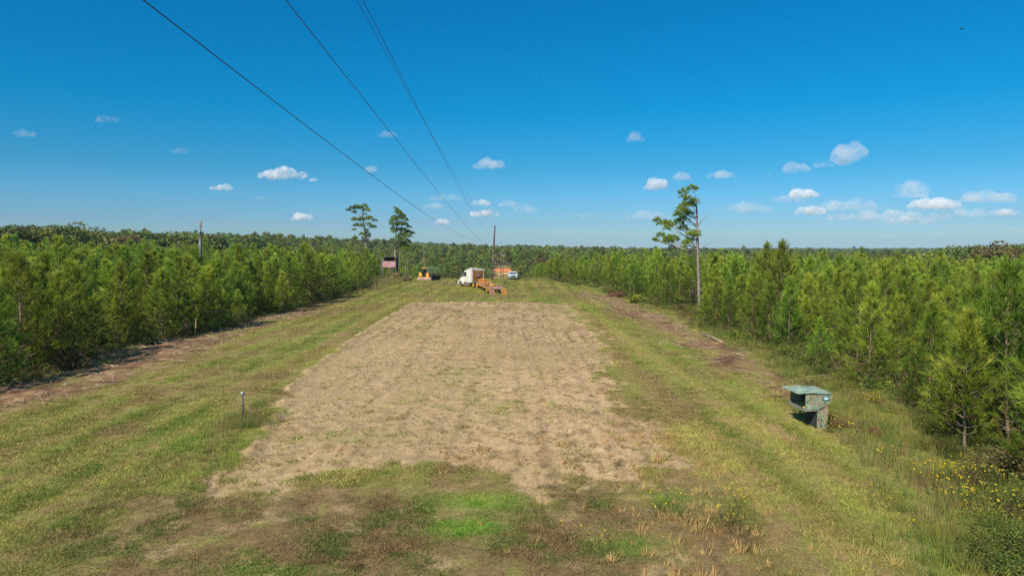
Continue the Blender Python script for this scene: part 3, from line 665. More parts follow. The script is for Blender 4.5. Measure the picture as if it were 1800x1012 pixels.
FARF = [joined(*blob_tree(400 + i, h, wd, k, 34, .52, M_FAR, 36), f'far_form_{i}') for i, (h, wd, k) in enumerate([(12, 8.5, 'oak'), (13, 6.5, 'pine'), (11, 8, 'oak'), (14, 7.5, 'pine'), (12, 10, 'oak')])]
P = []
def fill(y0, y1, sp, sc0, cond):
    yy = y0
    while yy < y1:
        w_ = .79 * yy + 30; xx = -w_
        while xx < w_:
            x = xx + random.uniform(-.45, .45) * sp; y = yy + random.uniform(-.45, .45) * sp
            if cond(x, y): P.append((x, y, sc0 * random.uniform(.75, 1.12)))
            xx += sp
        yy += sp
def c1(x, y):
    if -9.5 < x < 1.2 and y < 352: return False
    if abs(x) > 160 and y < 232: return True
    if y < 190 + 0 * x: return False
    e = 172
    if abs(x) < 22 and y < 192: return x > 7 and y > 186
    if y < 235 and abs(x) > 24: return y > 228
    return True
fill(185, 300, 4.4, .50, c1); fill(300, 420, 5.2, .62, c1); fill(420, 900, 8.5, .85, lambda x, y: True); fill(900, 1900, 19, 1.35, lambda x, y: True); fill(1900, 4600, 42, 2.0, lambda x, y: True)
P = np.array(P)
sz = P[:, 2] * (1 + .15 * (fbm(P[:, 0] / 60, P[:, 1] / 60, 91, 2) - .5))
s3 = np.stack([sz * rng.uniform(.9, 1.2, len(sz)) * np.where(P[:, 1] > 900, 1.5, 1.0), sz * 1.1, np.where(P[:, 1] > 1900, sz * .62, np.where(P[:, 1] > 900, sz * .78, sz))], 1)
scatter('far_woods', FARF, np.stack([P[:, 0], P[:, 1], terr(P[:, 0], P[:, 1]) - .3], 1), rng.uniform(0, 6.28, len(P)), s3, rng.integers(0, 5, len(P)),
        label='mixed green woods covering the hollow and the country to the horizon', cat='woods')
print('far', len(P), 'pines stuff', len(SP))

# ------------------------------------------------------------------ grass and weeds
def tuft_mesh(seed, n, h, rad, wd, lean, name, bend=.3):
    g = np.random.default_rng(seed); a = g.uniform(0, 6.283, n); r = rad * np.sqrt(g.uniform(0, 1, n))
    base = np.stack([np.cos(a) * r, np.sin(a) * r, np.full(n, -.015)], 1)
    a2 = a + g.normal(size=n) * .9; l = lean * g.uniform(.2, 1.4, n)
    d = norm(np.stack([np.cos(a2) * l, np.sin(a2) * l, np.ones(n)], 1)); L = h * g.uniform(.5, 1.15, (n, 1))
    side = norm(np.cross(d, g.normal(size=d.shape))) * wd / 2
    T = np.stack([base - side, base + side, base + d * L], 1)
    return tri_mesh(name, T, np.clip(g.normal(.5, .3, n), 0, 1), M_GRASS)
STRAW = [tuft_mesh(520 + i, 22, .30, .10, .018, .55, f'straw_tuft_{i}') for i in range(4)]
SHORT = [tuft_mesh(500 + i, 26, .13, .17, .020, 1.3, f'tuft_{i}') for i in range(4)]
TALL = [tuft_mesh(510 + i, 34, .62, .20, .018, .30, f'tall_tuft_{i}') for i in range(4)]
def gpoints(x0, x1, y0, y1, dens):
    n = int((x1 - x0) * (y1 - y0) * dens); x = rng.uniform(x0, x1, n); y = rng.uniform(y0, y1, n)
    k = np.abs(x) < .76 * y + 3; return x[k], y[k]
def gz(x, y, m):
    z = terr(x, y) + .03; return z
gxs = []; gys = []
for x0, x1, y0, y1, dn in ((-16, 17, 12.5, 19, 95), (-22, 20, 19, 30, 60), (-30, 22, 30, 48, 30), (-32, 24, 48, 80, 12), (-34, 24, 80, 125, 5), (-36, 22, 125, 172, 2.6)):
    a, b = gpoints(x0, x1, y0, y1, dn); gxs.append(a); gys.append(b)
x = np.concatenate(gxs); y = np.concatenate(gys); m = masks(x, y)
dens_ = 1 - .0 * x
v = fbm(x / .7, y / 22.0, 31, 4); v2 = fbm(x / .5, y / .5, 32, 3); v4 = fbm(x / 3.2, y / 4.5, 101, 3)
pr = np.ones_like(x)
pr *= 1 - .985 * m['soil'] * (1 - .07 * ss(.60, .74, fbm(x / 2.1, y / 3.5, 45, 4)))
pr *= 1 - .86 * m['strip']
pr *= 1 - .9 * m['wood']
pr *= 1 - .45 * m['front'] * ss(.6, .4, fbm(x / 1.1, y / .9, 103, 4) + m['lush'])
k = rng.uniform(size=len(x)) < pr
x, y, v, v2, v4 = x[k], y[k], v[k], v2[k], v4[k]; m = {q: a[k] for q, a in m.items()}
far_s = 1 + ss(30, 120, y) * 1.3
def mixc(c, d, t): return c + (d - c) * t[:, None]
gc = np.zeros((len(x), 3)) + np.array([.28, .31, .058])
gc = mixc(gc, np.array([.20, .27, .040]), ss(.46, .62, fbm(x / 1.1, y / 14, 105, 3)))
gc = mixc(gc, np.array([.40, .36, .10]), ss(.42, .60, v) * .75)
lane = .5 + .5 * np.sin(x * 2 * math.pi / 2.3 + 1.6 * fbm(x / 6, y / 45, 107, 2) * 3)
gc *= (1 + .42 * (lane - .5) * (1 - m['front']))[:, None]
gc = mixc(gc, np.array([.27, .19, .09]), ss(.54, .70, v4) * .7)
gc = mixc(gc, np.array([.42, .29, .13]), (rng.uniform(size=len(x)) < .13 + .4 * np.exp(-((x - (4.4 + (y - 13) * .10)) / 1.1) ** 2) * (y < 24)) * .9)
gc = mixc(gc, np.array([.115, .145, .038]), m['front'] * .8)
gc = mixc(gc, np.array([.24, .155, .075]), m['front'] * ss(.45, .55, fbm(x / .6, y / .6, 104, 4)) * .9 * (1 - m['lush']))
gc = mixc(gc, np.array([.16, .34, .03]), np.clip(m['lush'] * 1.3, 0, 1))
gc = mixc(gc, np.array([.34, .40, .05]), np.clip(blob(x, y, 850, 878, 1.0, .35), 0, 1) * .8)
gc = mixc(gc, np.array([.28, .17, .10]), m['strip'] * .8)
gs = rng.uniform(.7, 1.35, len(x)) * far_s * (1 + .35 * m['lush']) * (1 - .25 * m['front'])
scatter('mown_grass', SHORT, np.stack([x, y, gz(x, y, m)], 1), rng.uniform(0, 6.28, len(x)), gs, rng.integers(0, 4, len(x)), gc,
        label='short olive grass growing over the clearing', cat='grass')
print('grass', len(x))
# tall weeds: right margin, a tongue by the post, forest edges
pts = []
for x0, x1, y0, y1, dn in ((5, 20, 13, 30, 16), (8, 22, 30, 60, 8), (10, 26, 60, 130, 3.2)):
    a, b = gpoints(x0, x1, y0, y1, dn); mm = masks(a, b); kk = rng.uniform(size=len(a)) < np.maximum(mm['weeds'], .35 * mm['wood']); pts.append((a[kk], b[kk], np.full(kk.sum(), 1.)))
a, b = gpoints(-13.5, -8.6, 19, 40, 16); e = np.interp(b, [19, 22, 27, 34, 40], [-8.9, -9.7, -10.6, -11.9, -12.0])
kk = (rng.uniform(size=len(a)) < np.exp(-((a - e + .15) / .5) ** 2) * ss(39, 31, b)); pts.append((a[kk], b[kk], np.full(kk.sum(), .55)))
cx, cy2 = F(432, 745)
a = rng.normal(cx + .1, .55, 110); b = rng.normal(cy2 - .2, .8, 110); pts.append((a, b, np.full(110, .85)))
a, b = gpoints(-32, -22, 20, 172, 2.0); e = hx(LHEDGE, b); kk = np.abs(a - e + .3) < .9; pts.append((a[kk], b[kk], np.full(kk.sum(), .8)))
a, b = gpoints(-29, -18, 118, 165, 2.2); kk = (a < -22 + (b - 118) * .03); pts.append((a[kk], b[kk], np.full(kk.sum(), 1.5)))
a, b = gpoints(2, 14, 138, 165, 1.5); pts.append((a, b, np.full(len(a), .9)))
x = np.concatenate([p[0] for p in pts]); y = np.concatenate([p[1] for p in pts]); s = np.concatenate([p[2] for p in pts]) * rng.uniform(.3, 1.05, len(x)) * (.6 + .8 * fbm(x / 1.6, y / 1.6, 113, 3))
kk = (np.hypot(x - 11.7, y - 26.2) > .75) & (np.hypot(x - 12.5, y - 25.3) > .8); x, y, s = x[kk], y[kk], s[kk]
wc = np.zeros((len(x), 3)) + np.array([.25, .25, .055])
wc = mixc(wc, np.array([.36, .31, .12]), ss(.47, .62, fbm(x / 1.5, y / 2, 111, 3)) * .6)
wc = mixc(wc, np.array([.30, .20, .10]), ss(.6, .7, fbm(x / 1.2, y / 1.2, 112, 3)) * .6)
wc = mixc(wc, np.array([.30, .21, .10]), (x < -5) * (rng.uniform(size=len(x)) < .5) * .8)
wc = mixc(wc, np.array([.16, .23, .045]), (rng.uniform(size=len(x)) < .35) * .8)
scatter('tall_weeds', TALL, np.stack([x, y, terr(x, y)], 1), rng.uniform(0, 6.28, len(x)), s * (1 + ss(50, 130, y) * .4), rng.integers(0, 4, len(x)), wc,
        label='tall straw and green weeds along the edges of the clearing', cat='weeds')
print('weeds', len(x))
# dry clumps and stubble
pts = []
a, b = gpoints(-12, 9, 19, 88, 15); mm = masks(a, b); kk = (rng.uniform(size=len(a)) < mm['soil'] * .8 * ss(.35, .6, fbm(a / 1.2, b / 2.5, 121, 3))); a, b = a[kk], b[kk]
c1_ = np.where((rng.uniform(size=len(a)) < .7)[:, None], np.array([.20, .135, .07]), np.array([.42, .30, .16]))
kk2 = rng.uniform(size=len(a)) < .04 + .3 * ss(.58, .68, fbm(a / 2.4, b / 3.5, 122, 3)); c1_[kk2] = [.20, .26, .05]
P1 = (a, b, .55 * rng.uniform(.25, .6, len(a)) * (1 + .4 * ss(30, 80, b)), c1_)
# straw clumps of the foreground, strongest along the right side of the field
a, b = gpoints(-3, 8.5, 13, 25, 16); pr = np.exp(-((a - (4.2 + (b - 13) * .10)) / 1.35) ** 2) * .7 * ss(.42, .60, fbm(a / .8, b / .8, 131, 3)) + .035; kk = rng.uniform(size=len(a)) < pr; a, b = a[kk], b[kk]
P2 = (a, b, rng.uniform(.5, 1.15, len(a)), np.zeros((len(a), 3)) + np.array([.60, .40, .15]))
a, b = gpoints(-13, 9, 13, 24, .5); P3 = (a, b, rng.uniform(.35, .7, len(a)), np.zeros((len(a), 3)) + np.array([.40, .24, .10]))
pp = [P1, P2, P3]
x, y, s = (np.concatenate([p[i] for p in pp]) for i in range(3)); cc_ = np.concatenate([p[3] for p in pp])
scatter('straw_tufts', STRAW, np.stack([x, y, terr(x, y) + .03], 1), rng.uniform(0, 6.28, len(x)), s, rng.integers(0, 4, len(x)), cc_, label='dry straw tufts and stubble on the bare soil and its margins', cat='dry grass')

# debris: twigs and slash strewn on the cleared strips
tw = MB(); g = np.random.default_rng(5)
for poly, n, (x0, x1, y0, y1) in ((LSTRIP, 520, (-30, -17, 18, 75)), (RSTRIP, 300, (6, 20, 28, 110))):
    a = g.uniform(x0, x1, n * 3); b = g.uniform(y0, y1, n * 3); kk = sdist(a, b, poly) > -.4; a, b = a[kk][:n], b[kk][:n]
    for xx, yy in zip(a, b):
        L = g.uniform(.3, 1.3) * (1 + yy / 90); th = g.uniform(0, 6.28); z = float(terr(xx, yy)) + .08
        tw.tube([(xx, yy, z), (xx + math.cos(th) * L * .5, yy + math.sin(th) * L * .5, z + g.uniform(.0, .2)), (xx + math.cos(th + .3) * L, yy + math.sin(th + .3) * L, z + g.uniform(-.05, .25))], [.022, .016, .008], 4)
o = tw.build('fallen_twigs', M_TWIG); tag(o, 'broken twigs and slash strewn over the cleared brown strips', 'debris', None, 'stuff')

# undergrowth: leafy brush under the plantation edges
def bush_mesh(seed, n, mat, leaf=.09, r=.8, per=60):
    g = np.random.default_rng(seed); C = np.stack([g.normal(size=n) * r * .45, g.normal(size=n) * r * .45, g.uniform(.15, 1, n) * r], 1)
    T, t = leaves(C, np.full((n, 3), r * .38), per, leaf, g, np.clip(g.normal(.5, .25, n), 0, 1)); m = tri_mesh('leaves', T, t, mat)
    s = MB()
    for c in C: s.tube([(0, 0, -.1), (c[0] * .4, c[1] * .4, c[2] * .5), tuple(c)], [.02, .014, .006], 4, cap=False)
    return s.mesh('stems', M_DARKTWIG), m
M_UND = leaf_mat('undergrowth_leaves', [(0, (.05, .07, .015)), (.5, (.12, .16, .028)), (1, (.24, .27, .05))], .35, .6, .22)
BU = [joined(*bush_mesh(600 + i, 20, mt, .055, .9, 90), f'brush_{i}') for i, mt in enumerate([M_UND, M_UND, M_UND, M_BROWNLEAF, M_UND])]
px_, py_, sz_ = [], [], []
for line, side in ((LHEDGE, -1), (RHEDGE, 1)):
    for k in range(400):
        yy = 14 + 150 * random.random() ** 1.5; xx = float(hx(line, yy)) + side * random.uniform(-.3, 5.0)
        if not ok((xx, yy)): continue
        px_.append(xx); py_.append(yy); sz_.append(random.uniform(.35, 1.2))
for k in range(260):
    yy = 15 + 95 * random.random() ** 1.4; xx = float(hx(RHEDGE, yy)) + random.uniform(-1.5, 1.2)
    if ok((xx, yy)): px_.append(xx); py_.append(yy); sz_.append(random.uniform(.3, .75))
for k in range(80):
    xx, yy, _ = G(random.uniform(1650, 1830), random.uniform(830, 1040)); px_.append(xx + 1.0); py_.append(yy); sz_.append(random.uniform(.4, .8))
px_, py_, sz_ = map(np.array, (px_, py_, sz_))
scatter('undergrowth', BU, np.stack([px_, py_, terr(px_, py_) - .05], 1), rng.uniform(0, 6.28, len(px_)), np.stack([sz_, sz_, sz_ * rng.uniform(.5, 1.1, len(sz_))], 1), rng.integers(0, 5, len(px_)), label='dark leafy brush under the edges of the pine plantations', cat='undergrowth')

# yellow wildflowers
fl_ = []
def flower_mesh(seed, n, r, h):
    g = np.random.default_rng(seed); C = np.stack([g.normal(size=n) * r, g.normal(size=n) * r, g.uniform(.6, 1, n) * h], 1)
    T, t = leaves(C, np.full((n, 3), .03), 4, .028, g, g.uniform(0, 1, n)); fm = tri_mesh('blooms', T, t, M_PETAL)
    s = MB()
    for c in C: s.tube([(c[0] * .3, c[1] * .3, -.05), tuple(c)], [.0035, .0025], 3, cap=False)
    return joined(s.mesh('stems', M_UND), fm, 'flowers')
FL = [flower_mesh(700, 8, .22, .55), flower_mesh(701, 5, .16, .4), flower_mesh(702, 11, .3, .8)]
for (px, py, n, sp) in [(1400, 700, 4, .5), (1345, 705, 3, .5), (1375, 715, 3, .5), (1530, 712, 12, .5), (1500, 690, 5, .5), (1610, 700, 3, .6), (1490, 770, 6, .7), (1450, 760, 5, .3), (1690, 850, 14, .7), (1680, 862, 10, .5), (1650, 875, 5, .4), (1710, 905, 10, .5), (1760, 850, 6, .9), (1640, 770, 4, .8), (1790, 770, 5, .6), (1560, 800, 3, .8), (1550, 895, 2, .2), (1180, 912, 3, .3), (1165, 915, 2, .3), (1280, 925, 5, .3), (1020, 965, 3, .3), (1075, 960, 2, .1), (1255, 875, 2, .2), (1310, 890, 2, .1), (1110, 545, 8, 1.2), (1145, 555, 8, 1.2), (1290, 610, 5, 1.0), (1320, 620, 4, .8), (100, 690, 3, .5), (450, 588, 5, 1), (430, 592, 4, .8), (1600, 960, 2, .5), (1765, 1000, 3, .3)]:
    cx, cy2 = F(px, py)
    for k in range(max(1, int(n * .8))): fl_.append((cx + random.gauss(0, sp * .7), cy2 + random.gauss(0, sp)))
fl_ = np.array(fl_)
scatter('wildflowers', FL, np.stack([fl_[:, 0], fl_[:, 1], terr(fl_[:, 0], fl_[:, 1])], 1), rng.uniform(0, 6.28, len(fl_)), rng.uniform(.7, 1.3, len(fl_)), rng.integers(0, 3, len(fl_)), label='yellow wildflowers dotted through the weeds', cat='wildflowers')

# shrubs one can tell apart
def shrub(px, py, s, mat, label, seed, n=26, leaf=.09, name='shrub', cat='shrub', zs=1.0):
    x, y, z = G(px, py); st, lf = bush_mesh(seed, n, mat, leaf, 1.0, 70); t = empty(name, (x, y, z), random.uniform(0, 6)); t.scale = (s, s, s * zs)
    link('stem', st, t); link('foliage', lf, t); return tag(t, label, cat)
shrub(1480, 753, .62, M_REDLEAF, 'heap of rust red dead pine needles right behind the feeder post', 801, 20, .06, 'dead_pine_bough', 'dead branch', .6)
shrub(1534, 768, .55, M_REDLEAF, 'second reddish dead bough in the weeds further right of the feeder', 802, 16, .10, 'dead_pine_bough', 'dead branch', .55)
shrub(325, 572, 1.3, M_PALELEAF, 'pale yellow green shrub at the left plantation edge above the broken stub', 803, 24, .12, zs=1.5)
shrub(130, 650, 1.0, M_BROWNLEAF, 'brown dying shrub under the left plantation edge', 804)
shrub(1119, 535, 1.0, M_YELLEAF, 'yellow green shrub in the gap of the right tree line', 805, 26, .16)
shrub(1300, 600, .7, M_YELLEAF, 'yellowish shrub at the foot of the right plantation above the log', 806, 20, .12)
shrub(265, 604, .75, M_PALELEAF, 'low bright green plant at the foot of a left edge pine', 807, 12, .10, zs=.6)
shrub(1085, 524, 1.2, M_REDLEAF, 'low reddish brown brush heap at the far right edge', 808, 16, .14, zs=.7)
shrub(1790, 860, 1.0, M_BROWNLEAF, 'greyish brown bramble bush at the right border of the photo', 809, 34, .07)
shrub(703, 495, 1.7, M_STRAWLEAF, 'straw brown bush around the legs of the tree stand', 810, 26, .16, zs=.9)

# ------------------------------------------------------------------ poles and wires
def pole(px, top, Y, r, label, arms, rot=0.0, lean=0.0, base=None):
    x = (px - 900) / FPX * Y; b = float(terr(x, Y)); zt = AT(px, top, Y).z; h = zt - b
    t = empty('utility_pole', (x, Y, b)); m = MB()
    m.tube([(lean * (i / 6 - 1) * 1.0, 0, h * i / 6 - (.3 if i == 0 else 0)) for i in range(7)], [lerp(r, r * .62, i / 6) for i in range(7)], 12)
    m.build('shaft', M_POLE, t, True)
    c = MB(); c.tube([(0, 0, h - .05), (0, 0, h + .16)], [r * .7, r * .5], 10); c.build('cap', M_STEEL, t)
    for dz, x0, x1 in arms:
        a = MB(); a.tube([(x0, -.18, h - dz), (x1, -.18, h - dz)], .035, 6); ao = a.build('bracket', M_STEEL, t)
        i_ = MB(); e = x1 if abs(x1) > abs(x0) else x0
        i_.tube([(e, -.18, h - dz - .14), (e, -.18, h - dz - .05), (e, -.18, h - dz + .06), (e, -.18, h - dz + .16)], [.05, .10, .06, .09], 8)
        io = i_.build('insulator', M_WHITE, ao)
    tag(t, label, 'utility pole'); return t, x, h, b
PY = 145.0
p1, p1x, p1h, p1b = pole(870, 396, PY, .25, 'tall dark utility pole beside the truck, nearest of the power line', [(1.65, 0, 1.15), (2.85, 0, 1.1), (2.1, -1.15, 0)], lean=.62)
pole(880.5, 442, 228, .19, 'second utility pole of the line, down in the hollow with a long arm', [(1.4, 0, 1.0), (2.7, -1.2, 0), (2.9, 0, 1.1)])
pole(884.5, 441, 268, .17, 'farthest and thinest utility pole in front of the dark woods'.replace('thinest', 'thinnest'), [(1.6, -1.1, 0), (4.2, -.2, 1.1), (6.2, -.9, .9)])
WIRES = [([(252, 0), (391, 107), (470, 170), (535, 217), (617, 283), (765, 387), (839, 422), (859, 414)], 'lowest power wire, leftmost and sagging furthest across the sky', .009),
         ([(502, 0), (548, 57), (609, 137), (674, 217), (761, 326), (848, 426)], 'power wire second from the left, running straight to the tree tops', .012),
         ([(638, 0), (717, 156), (761, 243), (791, 300), (822, 355), (861, 413)], 'thicker power wire of the close pair at the right', .012),
         ([(622, 0), (691, 109), (726, 178), (778, 270), (822, 343), (867, 393)], 'thin wire of the close pair, running to the pole top', .009)]
for pl, lab, rad in WIRES:
    xe = (pl[-1][0] - 900) / FPX * PY; a0 = -5.0; b0 = (xe - a0) / PY; ys = []; zs = []
    for p in pl:
        r = ray(*p); t_ = a0 / (r[0] - b0 * r[1])
        if p is pl[-1]: ys.append(PY); zs.append(float(AT(*p, PY).z))
        else: ys.append(r[1] * t_); zs.append(CH + r[2] * t_)
    cf = np.polyfit(ys, zs, 3 if len(ys) > 6 else 2, w=[1] * (len(ys) - 1) + [6])
    mid = np.polyfit(ys[:4], zs[:4], 1)
    pts = []
    for Yw in list(np.arange(-30, 8, 4.0)) + list(np.linspace(8, PY, 60)):
        zz = float(np.polyval(cf, Yw)) if Yw > 8 else float(np.polyval(cf, 8) + (Yw - 8) * np.polyval(np.polyder(cf), 8) * .8)
        pts.append((a0 + b0 * Yw, Yw, zz))
    m = MB(); m.tube(pts, rad, 6); tag(m.build('power_wire', M_WIRE, None, True), lab, 'power wire')
# wires on from the near pole to the next ones
for dx, dz, lab in ((0, -.1, 'power wire sagging from the near pole to the farther poles'),):
    a = Vector((p1x + 1.1, PY, p1b + p1h - 2.0)); b = Vector(((880.5 - 900) / FPX * 228 + 1.0, 228, AT(880.5, 450, 228).z))
    m = MB(); m.tube([a.lerp(b, i / 12) - Vector((0, 0, 1.0 * 4 * (i / 12) * (1 - i / 12))) for i in range(13)], .010, 5); tag(m.build('power_wire', M_WIRE), lab, 'power wire')

# dead snag standing in the left plantation
Ys = 92.0; sx = (352 - 900) / FPX * Ys; sb = float(terr(sx, Ys)); m = MB()
ztop = AT(355.5, 389, Ys).z
m.tube([(sx - .1, Ys, sb - .2), (sx - .05, Ys, sb + 2), (sx, Ys, sb + 4.2), (sx + .12, Ys, ztop - 2.5), (sx + .2, Ys, ztop - .5), (sx + .27, Ys, ztop)], [.25, .23, .21, .19, .17, .14], 10)
m.tube([(sx + .2, Ys, ztop - .3), (sx + .33, Ys, ztop + .18)], [.08, .03], 5)
tag(m.build('dead_tree', M_SNAG, None, True), 'bare grey dead trunk rising above the left plantation', 'dead tree')
# pale bare saplings behind the tree stand
for px, top, bot, Y, lab in [(716.5, 452, 486, 150, 'pale bare sapling just right of the tree stand'), (745.5, 432, 468, 175, 'thin grey dead stem above the bulldozer'), (713, 466, 484, 148, 'short pale bare stem beside the taller pale sapling'), (341, 560, 592, None, None)]:
    if Y is None: continue
    x = (px - 900) / FPX * Y; b = float(terr(x, Y)); zt = AT(px, top, Y).z; m = MB()
    m.tube([(x, Y, b - .1), (x + .05, Y, lerp(b, zt, .5)), (x - .05, Y, zt)], [.10, .07, .03], 6)
    for k in range(5):
        z0 = lerp(b, zt, .45 + .1 * k); sgn = 1 if k % 2 else -1; m.tube([(x, Y, z0), (x + sgn * .5, Y + .2, z0 + .45)], [.03, .01], 4)
    tag(m.build('dead_sapling', M_SNAG, None, True), lab, 'dead sapling')
x, y, z = G(343, 592); m = MB(); m.tube([(x, y, z - .1), (x + .04, y, z + .7), (x + .12, y, z + 1.45)], [.05, .042, .03], 7)
m.tube([(x - .5, y, z - .1), (x - .42, y, z + 1.2)], [.04, .03], 6)
tag(m.build('broken_stub', M_TWIG, None, True), 'pale broken stub standing at the edge of the left brown strip', 'stump')
x, y, z = G(1238, 592); x2, y2, z2 = G(1272, 605); m = MB(); m.tube([(x, y, z + .12), ((x + x2) / 2, (y + y2) / 2, z + .20), (x2, y2, z2 + .12)], [.12, .10, .07], 8)
tag(m.build('fallen_log', M_TWIG, None, True), 'pale thin log lying on the bare strip at the right plantation edge', 'log')
# bare branches in the edge trees
for px, py, sd_, lab in [(320, 585, 1, 'tangle of bare twigs at the left edge near the broken stub'), (1740, 705, 2, 'tangle of bare dead branches among the near right pines'), (1240, 575, 3, 'grey brush heap left of the log at the right edge')]:
    x, y, z = G(px, py); g = np.random.default_rng(sd_); m = MB()
    for k in range(14):
        a = g.uniform(0, 6.28); L = g.uniform(.8, 2.0) * (.7 if sd_ == 3 else 1); el = g.uniform(.3, 1.2) * (.4 if sd_ == 3 else 1)
        p1_ = Vector((math.cos(a) * math.cos(el), math.sin(a) * math.cos(el), math.sin(el))) * L; m.tube([(x, y, z), Vector((x, y, z)) + p1_ * .5, Vector((x, y, z)) + p1_ + Vector((0, 0, -.1))], [.03, .02, .008], 4)
        q = Vector((x, y, z)) + p1_ * .6; m.tube([q, q + Vector((g.normal() * .3, g.normal() * .3, .35))], [.012, .005], 4)
    tag(m.build('brush_heap', M_TWIG), lab, 'dead branches')

# ------------------------------------------------------------------ marker post
x, y, z = G(427, 742); t = empty('marker_post', (x, y, z), .1)
m = MB(); m.tube([(0, 0, -.2), (0, 0, .5), (.01, 0, 1.12)], [.045, .043, .04], 10); m.build('post', M_POLE, t, True)
m = MB(); m.box((.01, 0, 1.0), (.30, .035, .035)); m.build('crossbar', M_STEEL, t)
m = MB(); m.tube([(.01, 0, 1.1), (.01, 0, 1.13), (.01, 0, 1.22), (.01, 0, 1.25)], [.05, .075, .075, .045], 12); m.build('cap', M_STEEL, t, True)
tag(t, 'thin grey post with small crossbar and cap left of the bare soil', 'post')

# ------------------------------------------------------------------ camouflage feeder
def camo(name, cols, scale):
    m, t, b = newmat(name); tc = nd(t, 'ShaderNodeTexCoord'); n = nd(t, 'ShaderNodeTexNoise'); n.inputs['Scale'].default_value = scale; n.inputs['Detail'].default_value = 4; n.inputs['Distortion'].default_value = 1.2
    t.links.new(tc.outputs['Object'], n.inputs['Vector']); r = nd(t, 'ShaderNodeValToRGB'); r.color_ramp.interpolation = 'CONSTANT'; e = r.color_ramp.elements
    e[0].position = 0; e[0].color = (*cols[0], 1); e[1].position = .40; e[1].color = (*cols[1], 1)
    for p, c in zip((.47, .54, .61), cols[2:]): q = e.new(p); q.color = (*c, 1)
    t.links.new(n.outputs['Fac'], r.inputs[0]); t.links.new(r.outputs[0], b.inputs['Base Color']); b.inputs['Roughness'].default_value = .6; return m
M_CAMO = camo('leaf_camouflage', [(.06, .10, .08), (.17, .22, .14), (.26, .26, .17), (.28, .15, .11), (.08, .14, .12)], 4.5)
M_TEAL = rough_mat('faded_green_sheet', (.15, .22, .17), (.30, .37, .26), 3, .45, spec=.5)
M_TEALD = rough_mat('teal_panel', (.03, .13, .17), (.05, .19, .22), 4, .5)
M_NEARBLACK = rough_mat('near_black_matt', (.02, .025, .025), (.04, .045, .045), 4, .8)  # near-black; inside the feeder the opening's shade is put into this colour
M_CORN = rough_mat('grain', (.30, .22, .06), (.42, .32, .10), 30, .9)
M_LOGO = rough_mat('white_decal', (.78, .80, .80), (.85, .86, .86), 4, .5)
fx, fy, fz = G(1447, 757); T = empty('animal_feeder', (fx, fy, fz), R(4)); S = 1.0
# local: x right, y away, z up. front face toward the camera
zt, zb = 1.42, .76; fw = 1.00; dp = 1.25
xL, xR = -.72, .28
prof = [(xL, zb), (xL + .46, zb - .0), (xR, zb + .30), (xR, zt - .02), (xL, zt)]
m = MB(); n = 5
th = .03
def panel(y): m.prism([(xL, zb), (xL + .46, zb), (xR, zb + .32), (xR, zt - .02), (xL, zt)], y, y + th)
panel(0); m.build('end_panel', M_CAMO, T); m = MB(); panel(dp - th); m.build('end_panel', M_CAMO, T)
m = MB(); m.box((xR - .012, dp / 2, (zt + zb + .30) / 2), (.024, dp - 2 * th, zt - .02 - zb - .32)); m.build('back_panel', M_CAMO, T)
m = MB(); m.prism([(xL, zb), (xL + .46, zb), (xR - .03, zb + .31), (xR - .03, zb + .34), (xL + .45, zb + .03), (xL, zb + .03)], th + .002, dp - th - .002); m.build('tray', M_NEARBLACK, T)
m = MB(); m.prism([(xL + .04, zb + .035), (xL + .5, zb + .045), (xL + .5, zb + .16), (xL + .3, zb + .12)], th + .02, dp - th - .02); m.build('grain', M_CORN, T)
m = MB(); m.box((xL + .52, dp / 2, zb + .42), (.02, dp - 2 * th - .01, .42)); m.build('inner_partition', M_NEARBLACK, T)
m = MB(); m.box((xL - .02, dp / 2, zb + .04), (.05, dp + .04, .10)); m.build('sill', M_STEEL, T)
m = MB(); m.box((xR - .30, dp / 2, zt + .02), (.66, dp + .10, .035), ry=R(1.5), bev=.01); m.build('lid', M_TEAL, T)
m = MB(); m.box((xL + .02, dp / 2, zt + .045), (.72, dp + .12, .025), ry=R(-3), bev=.008); m.build('awning', M_TEAL, T)
m = MB(); m.box((xL + .39, dp / 2, zt + .055), (.04, dp + .12, .03)); m.build('hinge', M_TEALD, T)
m = MB(); m.prism([(xR - .52, -.15), (xR - .12, -.15), (xR - .12, zb + .16), (xR - .52, zb - .03)], .02, .06); 
m.box((xR - .10, .42, zb * .5 - .02), (.03, .78, zb + .18)); m.build('pedestal', M_CAMO, T)
m = MB(); m.box((xR - .53, .42, zb * .5 - .06), (.03, .78, zb - .01)); m.box((xR - .32, .80, zb * .5 - .06), (.38, .03, zb - .01)); m.build('pedestal_side', M_NEARBLACK, T)  # near-black colour paints in the shade under the overhanging box
m = MB(); m.box((xR - .22, -.006, zt - .17), (.30, .010, .16)); lp = m.build('decal_panel', M_TEALD, T)
m = MB()
cx, cz = xR - .21, zt - .17
m.tube([(cx + .075 * math.cos(a), -.014, cz + .062 * math.sin(a) + .01) for a in np.linspace(R(150), R(400), 14)], .011, 5)
m.tube([(cx, -.014, cz - .05), (cx, -.014, cz + .03)], .012, 5); m.tube([(cx, -.014, cz + .0), (cx - .035, -.014, cz + .045)], .010, 5); m.tube([(cx, -.014, cz + .0), (cx + .04, -.014, cz + .02)], .010, 5)
m.build('emblem', M_LOGO, lp)
m = MB(); m.box((xL + .27, -.004, zb + .16), (.42, .006, .16)); m.build('lower_panel', M_TEAL, T)
tag(T, 'camouflage wildlife feeder box on a pedestal with its awning flap raised to the left', 'feeder')

